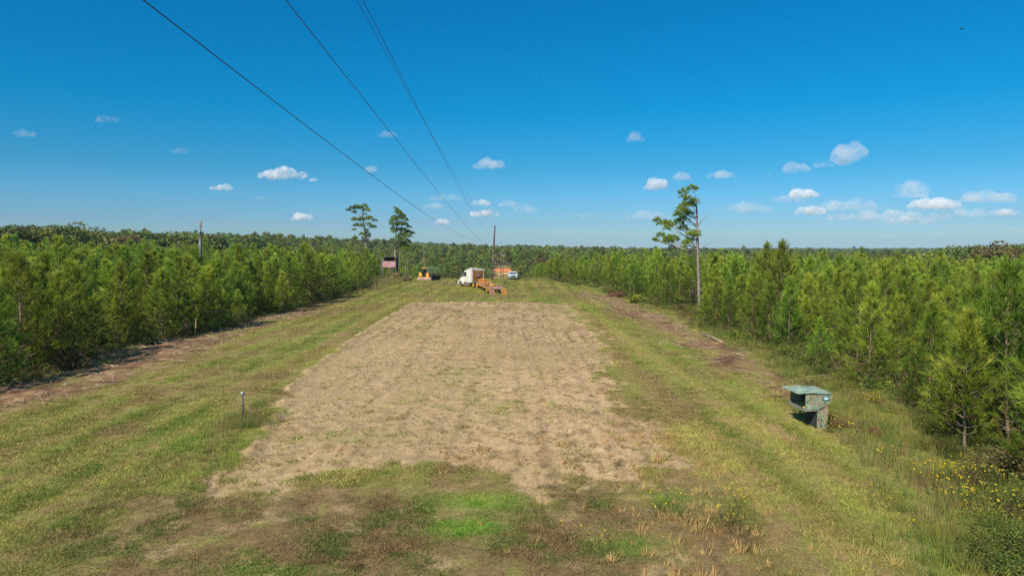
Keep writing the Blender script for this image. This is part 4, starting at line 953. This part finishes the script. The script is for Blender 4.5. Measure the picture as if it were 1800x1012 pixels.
# ------------------------------------------------------------------ tree stand
Yt = 143.0; tx = (684 - 900) / FPX * Yt; tb = float(terr(tx, Yt)); T = empty('tree_stand', (tx, Yt, tb), R(8))
q = Yt / FPX; fl0 = AT(684, 470, Yt).z - tb; wt = AT(684, 459, Yt).z - tb; rf = AT(684, 452, Yt).z - tb; W2 = 1.35
M_CLOTH = camo('red_and_white_camo_cloth', [(.28, .10, .10), (.50, .34, .34), (.38, .08, .09), (.60, .50, .50), (.22, .10, .14)], 2.2)
for sx_, sy_, r_, mt in ((-1, -1, .07, M_CHROME), (1, -1, .07, M_SNAG), (-1, 1, .07, M_SNAG), (1, 1, .07, M_SNAG)):
    m = MB(); m.box((sx_ * W2 * (1.0 if sx_ > 0 else (1.18 if sy_ < 0 else 1)), sy_ * W2 * .8, rf / 2 - .1), (.13, .13, rf + .2)); m.build('leg', mt, T)
m = MB(); m.box((0, 0, fl0), (2 * W2, 1.6 * W2, .10)); m.build('platform', M_SNAG, T)
m = MB(); m.box((0, -.8 * W2 - .07, (fl0 + wt) / 2 + .03), (2 * W2 - .15, .04, wt - fl0 - .06)); m.box((-W2 - .0, 0, (fl0 + wt) / 2 + .03), (.04, 1.4 * W2, wt - fl0 - .06)); m.build('cloth_wall', M_CLOTH, T)
m = MB(); m.box((.1, .1, rf), (2 * W2 + .1, 1.7 * W2, .08), ry=R(1)); m.build('roof', M_TARP or M_NEARBLACK, T)
m = MB(); m.box((.12, .75 * W2, (wt + rf) / 2), (2 * W2 - .3, .05, rf - wt - .05)); m.box((W2 - .02, .0, (wt + rf) / 2), (.05, 1.3 * W2, rf - wt - .05)); m.build('dark_panel', M_NEARBLACK, T)  # near-black panels between wall top and roof
m = MB(); m.tube([(-W2 * .9, -.8 * W2, fl0 * .25), (W2 * .7, -.8 * W2, fl0 - .2)], .05, 5); m.build('brace', M_SNAG, T)
m = MB(); m.tube([(W2 * .9, -.8 * W2, fl0 * .25), (-W2 * .1, -.8 * W2, fl0 - .2)], .05, 5); m.build('brace', M_SNAG, T)
m = MB(); m.box((W2 + .22, -.3, rf / 2), (.42, .5, rf), taper=(.85, .9)); m.build('dark_post', M_NEARBLACK, T)  # near-black block along the right side of the stand
tag(T, 'raised hunting stand with red and white cloth sides at the left tree line', 'tree stand')

# ------------------------------------------------------------------ bulldozer
bx0, by0, bz0 = G(751, 493); T = empty('bulldozer', (bx0, by0, bz0), R(-22)); T.scale = (1.12,) * 3
# local x: blade side (image right), y away
m = MB(); m.box((-.05, 0, .72), (2.0, 1.2, .5), bev=.05); m.box((.95, 0, .95), (1.0, .95, .75), bev=.08); m.build('chassis', M_BLACK, T)
m = MB(); m.box((-1.12, 0, 1.05), (.75, 1.25, .75), taper=(.85, .95), bev=.08); m.build('rear_hood', M_YELLOW, T)
m = MB(); m.box((.42, -.66, .98), (.62, .12, .85), bev=.05); m.build('side_panel', M_YELLOW, T)
for s in (-1, 1):
    tk = MB(); tk.prism([(-1.25, .10), (-1.5, .32), (-1.35, .62), (1.2, .62), (1.42, .35), (1.15, .08)], s * .98 - .22, s * .98 + .22); to = tk.build('track', M_MUD, T)
    for k in range(5):
        wl = MB(); wl.wheel((-1.0 + k * .5, s * 1.22, .30), .17, .06, n=12); wl.build('roller', M_STEEL, to)
m = MB()
for x_, y_ in ((-.85, -.58), (-.85, .58), (.18, -.58), (.18, .58)): m.box((x_, y_, 1.75), (.09, .09, 1.05))
m.build('cab_frame', M_BLACK, T)
m = MB(); m.box((-.58, 0, 1.72), (.46, 1.06, .72), bev=.03); m.build('cab_glass', M_GLASS, T)
m = MB(); m.box((-.45, 0, 2.32), (.95, 1.3, .12), bev=.04); m.build('roof', M_YELLOW, T)
m = MB(); m.box((.12, 0, 2.30), (.3, 1.2, .09)); m.build('roof_rear', M_STEEL, T)
m = MB()
for k in range(5): m.box((1.12, -.55 + k * .275, 1.75), (.04, .05, 1.0))
for k in range(4): m.box((1.12, 0, 1.32 + k * .28), (.05, 1.15, .04))
for k in range(4): m.box((.35 + k * .25, -.57, 1.75), (.04, .04, 1.0))
m.box((.68, -.57, 2.25), (.92, .05, .05)); m.box((.68, .57, 2.25), (.92, .05, .05)); m.build('guard_cage', M_STEEL, T)
m = MB(); m.prism([(1.75, .02), (1.95, .05), (1.82, .45), (1.95, .95), (1.85, .97), (1.70, .45)], -1.65, 1.65); m.build('blade', M_BLACK, T)  # the shade on the blade is put into its near-black colour
for s in (-1, 1):
    m = MB(); m.box((1.0, s * .72, .42), (1.6, .12, .16)); m.build('push_arm', M_BLACK, T)
m = MB(); m.tube([(.72, -.2, 1.25), (.72, -.2, 2.0)], .06, 8); m.build('exhaust', M_BLACK, T)
m = MB(); m.box((-1.62, .1, .9), (.25, .5, .5)); m.tube([(-1.5, .1, .9), (-1.95, .1, 1.1), (-2.0, .1, .55)], [.09, .08, .03], 6); m.build('ripper', M_BLACK, T)
tag(T, 'yellow bulldozer with a dark shaded blade and screened cab at the left tree line', 'bulldozer')

# ------------------------------------------------------------------ truck tractor
def wheelset(T, xs, ys, r, wd, rim, z=None):
    for x_ in xs:
        for y_ in ys:
            w_ = MB(); w_.wheel((x_, y_, r), r, wd, n=22); wo = w_.build('wheel', M_BLACK, T)
            k = MB(); sgn = 1 if y_ > 0 else -1; k.wheel((x_, y_ + sgn * (wd / 2 + .005), r), r * .56, .05, n=14); k.wheel((x_, y_ + sgn * (wd / 2 + .03), r), r * .2, .08, n=10); k.build('rim', rim, wo)
fx_, fy_, _ = G(811, 503.5); rx_, ry_, _ = G(836, 506.5)
hd = math.atan2(fy_ - ry_, fx_ - rx_)          # heading, local +x forward, +y = driver's left
off = .9
cx0, cy0 = rx_ + math.cos(hd - math.pi / 2) * 1.1, ry_ + math.sin(hd - math.pi / 2) * 1.1
T = empty('semi_truck', (cx0, cy0, float(terr(cx0, cy0))), hd)
m = MB()
for s in (-.42, .42): m.box((2.4, s, .82), (8.2, .09, .26))
m.build('chassis', M_BLACK, T)
m = MB(); m.prism([(4.55, .85), (6.5, .80), (6.55, 1.25), (6.35, 1.62), (4.9, 1.86), (4.55, 1.9)], -.78, .78); m.build('hood', M_WHITE, T)
for s in (-1, 1):
    m = MB(); m.prism([(4.75, .55), (4.9, .95), (5.15, 1.2), (5.75, 1.24), (6.25, 1.15), (6.6, .9), (6.62, .45), (6.25, .45), (6.15, .8), (5.9, 1.02), (5.3, 1.02), (5.05, .8), (4.98, .5)], s * 1.0 - .2, s * 1.0 + .2); m.build('fender', M_WHITE, T)
m = MB(); m.box((6.66, 0, .55), (.14, 2.4, .34), bev=.05); m.build('bumper', M_CHROME, T)
m = MB(); m.box((6.56, 0, 1.15), (.05, 1.1, .6)); m.build('grille', M_STEEL, T)
for s in (-1, 1):
    m = MB(); m.box((6.45, s * .98, 1.0), (.12, .3, .2), bev=.03); m.build('headlight', M_CHROME, T)
m = MB(); m.prism([(3.15, .95), (4.55, .95), (4.62, 1.85), (4.2, 2.85), (3.9, 3.0), (3.15, 3.02)], -1.12, 1.12); m.build('cab', M_WHITE, T)
m = MB(); m.prism([(1.35, .92), (3.15, .92), (3.15, 3.16), (2.9, 3.28), (1.35, 3.30)], -1.18, 1.18); m.build('sleeper', M_WHITE, T)
m = MB(); m.box((4.50, 0, 2.30), (.05, 2.0, .85), ry=R(-23)); m.build('windshield', M_GLASS, T)
for s in (-1, 1):
    d_ = MB(); d_.box((3.85, s * 1.135, 1.55), (1.1, .03, 1.1), bev=.01); do = d_.build('door', M_WHITE, T)
    d_ = MB(); d_.prism([(3.35, 1.95), (4.45, 1.95), (4.18, 2.68), (3.4, 2.72)], s * 1.14 - .02, s * 1.14 + .02); d_.build('window', M_GLASS, do)
    d_ = MB(); d_.box((3.4, s * 1.16, 1.7), (.16, .04, .05)); d_.build('handle', M_CHROME, do)
    d_ = MB(); d_.box((4.6, s * 1.42, 2.25), (.10, .24, .75), bev=.03); mo = d_.build('mirror', M_CHROME, T)
    for z_ in (2.5, 1.95): d_ = MB(); d_.tube([(4.5, s * 1.12, z_), (4.6, s * 1.42, z_)], .02, 5); d_.build('mirror_arm', M_CHROME, mo)
    d_ = MB(); d_.tube([(2.0, s * .98, .62), (3.6, s * .98, .62)], .30, 16); d_.build('fuel_tank', M_CHROME, T)
    d_ = MB(); d_.box((2.8, s * 1.22, .70), (1.5, .08, .06)); d_.box((2.8, s * 1.22, .42), (1.5, .08, .05)); d_.build('step', M_ORANGE if s > 0 else M_STEEL, T)
m = MB(); m.tube([(1.2, .95, .9), (1.2, .95, 3.5)], .075, 10); m.build('exhaust_stack', M_STEEL, T)
m = MB(); m.box((3.0, 0, 3.36), (.9, 1.2, .12), bev=.05); m.build('roof_fairing', M_WHITE, T)
# headache rack with slats
m = MB()
for s in (-1, 1): m.box((1.15, s * 1.12, 2.05), (.10, .10, 2.25))
m.box((1.15, 0, 3.16), (.10, 2.34, .10)); m.box((1.15, 0, .96), (.10, 2.34, .12)); hr = m.build('headache_rack', M_WHITE, T)
m = MB()
for k in range(6): m.box((1.13, 0, 1.22 + k * .33), (.05, 2.12, .19))
m.build('slats', M_ORANGE, hr)
m = MB(); m.box((1.07, .0, 2.35), (.06, .66, .9)); m.build('mesh_panel', M_RUST, hr)
m = MB(); m.box((1.17, .1, 1.09 + .0), (.04, 2.1, .04)); m.box((1.22, 0, 2.0), (.04, 2.1, 2.1)); m.build('back_board', M_NEARBLACK, hr)
m = MB(); m.wheel((0.1, 0, 1.02), .5, .10, ax=(0, 0, 1), n=18); m.build('fifth_wheel', M_BLACK, T)
wheelset(T, (5.6,), (-1.0, 1.0), .50, .30, M_CHROME)
wheelset(T, (.65, -.65), (-.95, .95), .50, .52, M_YELLOW)
for s in (-1, 1):
    m = MB(); m.box((1.35, s * .95, .62), (.05, .6, .6)); m.build('mud_flap', M_BLACK, T)
tag(T, 'white conventional semi truck with sleeper cab and orange slatted headache rack', 'truck')
# ------------------------------------------------------------------ equipment trailer with its ramps down
ex, ey = F(878, 518.5); hd2 = math.atan2(cy0 - ey, cx0 - ex) ; TL = math.hypot(cy0 - ey, cx0 - ex)
T = empty('equipment_trailer', (ex, ey, float(terr(ex, ey))), hd2)     # local +x forward, origin at the ramp feet
a0_ = 2.3
m = MB()
for s in (-1, 1):
    m.box(((TL - 3 + a0_) / 2 + .9, s * 1.15, .86), (TL - 3.0 - a0_ - 1.2, .14, .30)); m.box((TL - 2.3, s * .55, 1.22), (4.2, .16, .28), ry=R(-2))
    m.box((a0_ + .9, s * 1.15, .76), (1.9, .13, .28), ry=R(-9))
for k in range(8): m.box((a0_ + 1.9 + k * (TL - 7) / 8, 0, .84), (.12, 2.2, .16))
m.box((TL - 4.25, 0, 1.04), (.25, 2.3, .62)); m.build('frame', M_ORANGE, T)
m = MB()
for s in (-1, 1):
    m.box(((TL - 3 + a0_) / 2 + .9, s * .72, 1.045), (TL - 4.4 - a0_, .66, .07))
m.build('deck', M_RUST, T)
m = MB(); m.box((a0_ + .85, 0, .90), (1.7, 2.2, .07), ry=R(-9)); m.build('beavertail', M_RUST, T)
m = MB(); m.box((TL - 2.2, 0, 1.44), (3.2, 1.3, .10)); m.box((TL - 3.2, 0, 1.6), (.7, .7, .30), bev=.08); m.build('gooseneck_deck', M_ORANGE, T)
for s in (-1, 1):
    m = MB(); yy = s * .88
    L = a0_ + .25
    m.box((a0_ / 2, yy - .33, .36), (L, .07, .16), ry=-math.atan2(.70, a0_)); m.box((a0_ / 2, yy + .33, .36), (L, .07, .16), ry=-math.atan2(.70, a0_)); ro = m.build('ramp', M_ORANGE, T)
    k_ = MB()
    for k in range(8): k_.box((.12 + k * a0_ / 8, yy, .06 + k * .70 / 8), (.14, .6, .05), ry=-math.atan2(.70, a0_))
    k_.build('ramp_tread', M_RUST if s > 0 else M_ORANGE, ro)
    m = MB(); m.box((a0_ + .3, yy, .35), (.08, .08, .70)); m.build('support_leg', M_YELLOW, T)
    f_ = MB(); f_.box((5.0, s * 1.05, 1.12), (2.6, .42, .05)); f_.build('wheel_cover', M_RUST, T)
wheelset(T, (4.4, 5.35), (-1.05, 1.05), .40, .26, M_YELLOW)
m = MB(); m.box((a0_ + 3.2, .1, 1.16), (1.1, .4, .12), rz=.3, bev=.03); m.box((a0_ + 3.9, .2, 1.22), (.7, .6, .2), rz=-.5, bev=.05); m.build('chain_box', M_YELLOW, T)
m = MB(); m.box((a0_ + 5.6, .2, 1.13), (1.5, 1.5, .10), rz=.15); m.box((a0_ + 2.0, -.5, 1.02), (1.0, .7, .10), rz=-.2, ry=R(-9)); m.build('dirt_mat', M_DARKTWIG, T)
tag(T, 'orange and rust equipment trailer with two ramps lowered behind the white truck', 'trailer')

# ------------------------------------------------------------------ pickup
px0, py0, pz0 = G(901, 491.5); T = empty('pickup_truck', (px0, py0, pz0), R(-90 + 3)); T.scale = (.95,) * 3   # local +x forward, facing the camera
m = MB(); m.prism([(-2.7, .55), (2.6, .55), (2.75, .75), (2.7, 1.05), (1.5, 1.18), (-2.7, 1.14)], -.95, .95); m.build('body', M_SILVER, T)
m = MB(); m.prism([(-1.0, 1.14), (1.45, 1.16), (.75, 1.72), (.5, 1.80), (-.75, 1.80), (-.95, 1.72)], -.82, .82); m.build('cab', M_SILVER, T)
m = MB(); m.box((1.10, 0, 1.47), (.05, 1.45, .60), ry=R(-51)); m.build('windshield', M_GLASS, T)
for s in (-1, 1):
    m = MB(); m.prism([(-.85, 1.2), (1.1, 1.2), (.65, 1.66), (-.8, 1.68)], s * .83 - .012, s * .83 + .012); m.build('side_window', M_GLASS, T)
    m = MB(); m.box((2.70, s * .74, .92), (.08, .36, .2), bev=.02); m.build('headlight', M_CHROME, T)
    m = MB(); m.box((1.0, s * 1.08, 1.3), (.14, .22, .18), bev=.03); m.build('mirror', M_WHITE, T)
m = MB(); m.box((2.73, 0, .90), (.07, 1.05, .30)); m.build('grille', M_BLACK, T)
m = MB(); m.box((2.82, 0, .60), (.14, 1.85, .20), bev=.04); m.build('bumper', M_CHROME, T)
m = MB(); m.box((-1.85, 0, 1.16), (1.6, 1.6, .04)); m.build('cargo_bed', M_BLACK, T)
wheelset(T, (1.75, -1.75), (-.86, .86), .39, .26, M_CHROME)
tag(T, 'white pickup truck parked facing the camera on the crest', 'pickup truck')

# ------------------------------------------------------------------ bird
B = AT(1691, 51, 150.0); g = MB(); k = 1.0
V_ = [(-.62, .05, .10), (-.34, .16, .06), (-.30, -.10, .03), (-.05, .12, 0), (-.05, -.14, 0), (.05, .12, 0), (.05, -.14, 0), (.34, .16, .14), (.30, -.10, .12), (.66, .05, .26)]
Vt = V_ + [(a, b, c - .03) for a, b, c in V_]
fs = [(0, 2, 1), (1, 2, 4, 3), (3, 4, 6, 5), (5, 6, 8, 7), (7, 8, 9)]
g.add(Vt, fs + [tuple(i + 10 for i in f[::-1]) for f in fs] + [(0, 1, 11, 10), (1, 3, 13, 11), (3, 5, 15, 13), (5, 7, 17, 15), (7, 9, 19, 17), (2, 0, 10, 12), (4, 2, 12, 14), (6, 4, 14, 16), (8, 6, 16, 18), (9, 8, 18, 19)])
g.tube([(0, -.30, -.06), (0, -.22, -.05), (0, -.05, -.05), (0, .15, -.03), (0, .34, -.02)], [.02, .05, .085, .06, .02], 8)
o = g.build('bird', M_BLACK); o.location = B; o.rotation_euler = (R(-25), 0, R(10)); tag(o, 'dark bird gliding with spread wings high in the right sky', 'bird')

# ------------------------------------------------------------------ clouds
def cloud_mat(name, dens, size, lo=.44, hi=.60, tone=(.97, .95, .95)):
    m = bpy.data.materials.new(name); m.use_nodes = True; t = m.node_tree; t.nodes.clear()
    o = t.nodes.new('ShaderNodeOutputMaterial'); v_ = t.nodes.new('ShaderNodeVolumeScatter'); v_.inputs['Color'].default_value = (*tone, 1); v_.inputs['Anisotropy'].default_value = 0.0
    tc = t.nodes.new('ShaderNodeNewGeometry'); n = t.nodes.new('ShaderNodeTexNoise'); n.inputs['Scale'].default_value = 1 / size; n.inputs['Detail'].default_value = 5; n.inputs['Roughness'].default_value = .62
    mr = t.nodes.new('ShaderNodeMapRange'); mr.inputs['From Min'].default_value = lo; mr.inputs['From Max'].default_value = hi; mr.inputs['To Min'].default_value = 0; mr.inputs['To Max'].default_value = dens
    t.links.new(tc.outputs['Position'], n.inputs['Vector']); t.links.new(n.outputs['Fac'], mr.inputs['Value']); t.links.new(mr.outputs[0], v_.inputs['Density'])
    t.links.new(v_.outputs[0], o.inputs['Volume']); return m
CM = {'b': cloud_mat('bright_cloud', .012, 130, .38, .62), 'g': cloud_mat('thin_cloud', .0050, 150, .36, .68, (.86, .87, .93)), 'f': cloud_mat('faint_cloud', .0022, 100)}
def ico():
    import bmesh
    bm = bmesh.new(); bmesh.ops.create_icosphere(bm, subdivisions=3, radius=1); v = np.array([list(q.co) for q in bm.verts]); f = [[q.index for q in p.verts] for p in bm.faces]; bm.free(); return v, f
IV, IF = ico()
CD = 9000.0
def cloud(px, py, wpx, hpx, kind, label, seed):
    g = np.random.default_rng(seed); c = AT(px, py, CD); q = CD / FPX; wpx = wpx * (1.3 if kind == 'g' else 1); hpx = hpx * (1.15 if kind == 'g' and hpx < 20 else 1); Wm, Hm = wpx * q * 1.15, hpx * q * 1.12
    m = MB(); n = max(5, int(wpx / hpx * 4))
    for i in range(n):
        fx = (i + .5) / n * 2 - 1 + g.normal() * .08; env = math.sqrt(max(.05, 1 - fx * fx)) * g.uniform(.55, 1.0)
        r = Hm * .5 * env; cx_, cz_ = fx * Wm * .5 * .86, -Hm * .5 + r * .85 + g.uniform(0, .10) * Hm
        rx = max(r * 1.25, Wm / n * .75)
        d = IV * np.array([rx, r * 1.4, r]) + np.array([cx_, g.normal() * Hm * .3, cz_])
        nn = 1 + .35 * (fbm(IV[:, 0] * 2 + seed + i, IV[:, 2] * 2 + IV[:, 1] * 1.7, seed, 3) - .5) * 2
        d = (d - np.array([cx_, 0, cz_])) * nn[:, None] + np.array([cx_, 0, cz_])
        m.add(d.tolist(), IF)
    o = m.build('cloud', CM[kind], None, True); o.location = c
    rm = o.modifiers.new('merge', 'REMESH'); rm.mode = 'VOXEL'; rm.voxel_size = Hm / 12
    return tag(o, label, 'cloud')
CL = [(497, 303, 92, 20, 'b', 'long bright white cloud left of the wires, largest on the left side'), (550, 315, 15, 8, 'b', 'tiny white puff at the right end of the long bright cloud'),
 (393, 328, 38, 12, 'b', 'small bright oval cloud below and left of the long bright cloud'), (652, 294, 13, 13, 'g', 'small round puff between the two left wires'),
 (530, 380, 44, 13, 'b', 'small white cloud low above the left plantation'), (44, 233, 44, 14, 'f', 'faint cloud wisp near the left border'), (190, 208, 42, 14, 'f', 'faint wisp high at the upper left'),
 (316, 263, 30, 12, 'f', 'faint small wisp above the small bright oval cloud'), (460, 347, 30, 6, 'f', 'thin grey streak under the long bright cloud'),
 (685, 236, 44, 12, 'f', 'faint wisp crossed by the second wire'), (860, 285, 44, 18, 'g', 'dim cloud right of the wires in mid sky'), (782, 345, 62, 14, 'f', 'dim grey streaked cloud behind the wires'),
 (763, 361, 30, 9, 'g', 'small pale cloud left of the second wire end'), (846, 355, 34, 12, 'b', 'bright puff just above the one over the pole'), (852, 372, 54, 15, 'b', 'bright flat cloud directly over the near pole'),
 (776, 388, 30, 11, 'b', 'low bright puff left of the near pole'), (896, 356, 34, 12, 'g', 'pale cloud right of the pole, upper of a pair'), (924, 366, 34, 13, 'g', 'pale cloud right of the pole, lower of a pair'),
 (970, 385, 30, 8, 'f', 'grey flat cloudlet in the centre sky'), (1028, 378, 50, 9, 'f', 'long grey cloudlet right of the centre'), (992, 403, 36, 6, 'f', 'low flat cloudlet nearest the central horizon'), (938, 405, 16, 6, 'g', 'tiny low puff right of the pole'),
 (1150, 322, 42, 22, 'b', 'white puffy cloud above left of the lone pine'), (1200, 309, 26, 13, 'g', 'small puff straight above the lone pine'), (1118, 238, 34, 20, 'f', 'very faint wisp high above the lone pine'),
 (1270, 305, 42, 14, 'g', 'dim cloud right of the lone pine top'), (1345, 308, 28, 7, 'f', 'thin grey wisp in the right sky'), (1398, 290, 32, 24, 'g', 'grey tuft left of the towering cloud'), (1450, 285, 36, 16, 'f', 'pale cloud joined to the towering cloud'),
 (1494, 266, 26, 36, 'g', 'upright towering cloud in the upper right sky'), (1408, 338, 56, 18, 'b', 'white topped cloud left in the right bank'), (1395, 348, 62, 12, 'g', 'grey base under the white topped cloud'), (1312, 362, 72, 16, 'g', 'flat pale cloud right of the lone pine'),
 (1140, 376, 66, 14, 'g', 'flat pale cloud just left of the lone pine crown'), (1425, 367, 56, 18, 'b', 'white ragged cloud at the left of the long bank'), (1492, 358, 90, 22, 'g', 'grey streaky cloud in the middle of the bank'),
 (1603, 326, 46, 22, 'g', 'grey cloud with pale top over the brightest cloud'), (1602, 340, 50, 13, 'g', 'flat grey cloud below the one over the brightest cloud'), (1638, 355, 88, 24, 'b', 'brightest and whitest domed cloud of the right sky'),
 (1560, 377, 190, 18, 'g', 'very long flat grey white cloud base across the bank'), (1590, 386, 90, 12, 'g', 'grey belly hanging below the long cloud base'), (1740, 344, 76, 22, 'g', 'grey cloud right of the brightest one'), (1765, 372, 56, 12, 'b', 'white strip cloud near the right border'),
 (1700, 372, 70, 14, 'g', 'pale strip joining the brightest cloud to the border strip'), (1686, 398, 48, 6, 'f', 'thin low grey streak at the right'), (1640, 410, 60, 9, 'f', 'low pale streak above the right horizon'), (1560, 412, 50, 9, 'f', 'low dim streak left of the other low streak'), (1785, 402, 36, 9, 'f', 'low dim streak at the right border')]
for i, (a, b, c, d, k, lab) in enumerate(CL): cloud(a, b, c, d, k, lab, 900 + i)

# ------------------------------------------------------------------ pines alike in form are told apart by how near they stand
same = {}
for o in sc.collection.objects:
    if o.parent is None and o.get('label'): same.setdefault(o['label'], []).append(o)
for lab, os_ in same.items():
    if len(os_) > 1:
        os_.sort(key=lambda o: o.location.length)
        names = ['nearer', 'farther'] if len(os_) == 2 else (['nearest', 'middle', 'farthest'] if len(os_) == 3 else [ORD[i] for i in range(len(os_))])
        for o, q in zip(os_, names): o['label'] = f'{lab}, {q}'

# ------------------------------------------------------------------ autumn haze
hm = bpy.data.materials.new('haze_air'); hm.use_nodes = True; t_ = hm.node_tree; t_.nodes.clear()
o_ = t_.nodes.new('ShaderNodeOutputMaterial'); pv = t_.nodes.new('ShaderNodeVolumePrincipled')
pv.inputs['Color'].default_value = (.62, .80, 1.0, 1); pv.inputs['Density'].default_value = .00009; pv.inputs['Anisotropy'].default_value = .0
t_.links.new(pv.outputs[0], o_.inputs['Volume'])
m = MB(); m.box((0, 3400, -2.5), (10900, 7300, 53)); h = m.build('haze', hm); h['kind'] = 'stuff'; h['label'] = 'thin blue haze in the air over the woods'
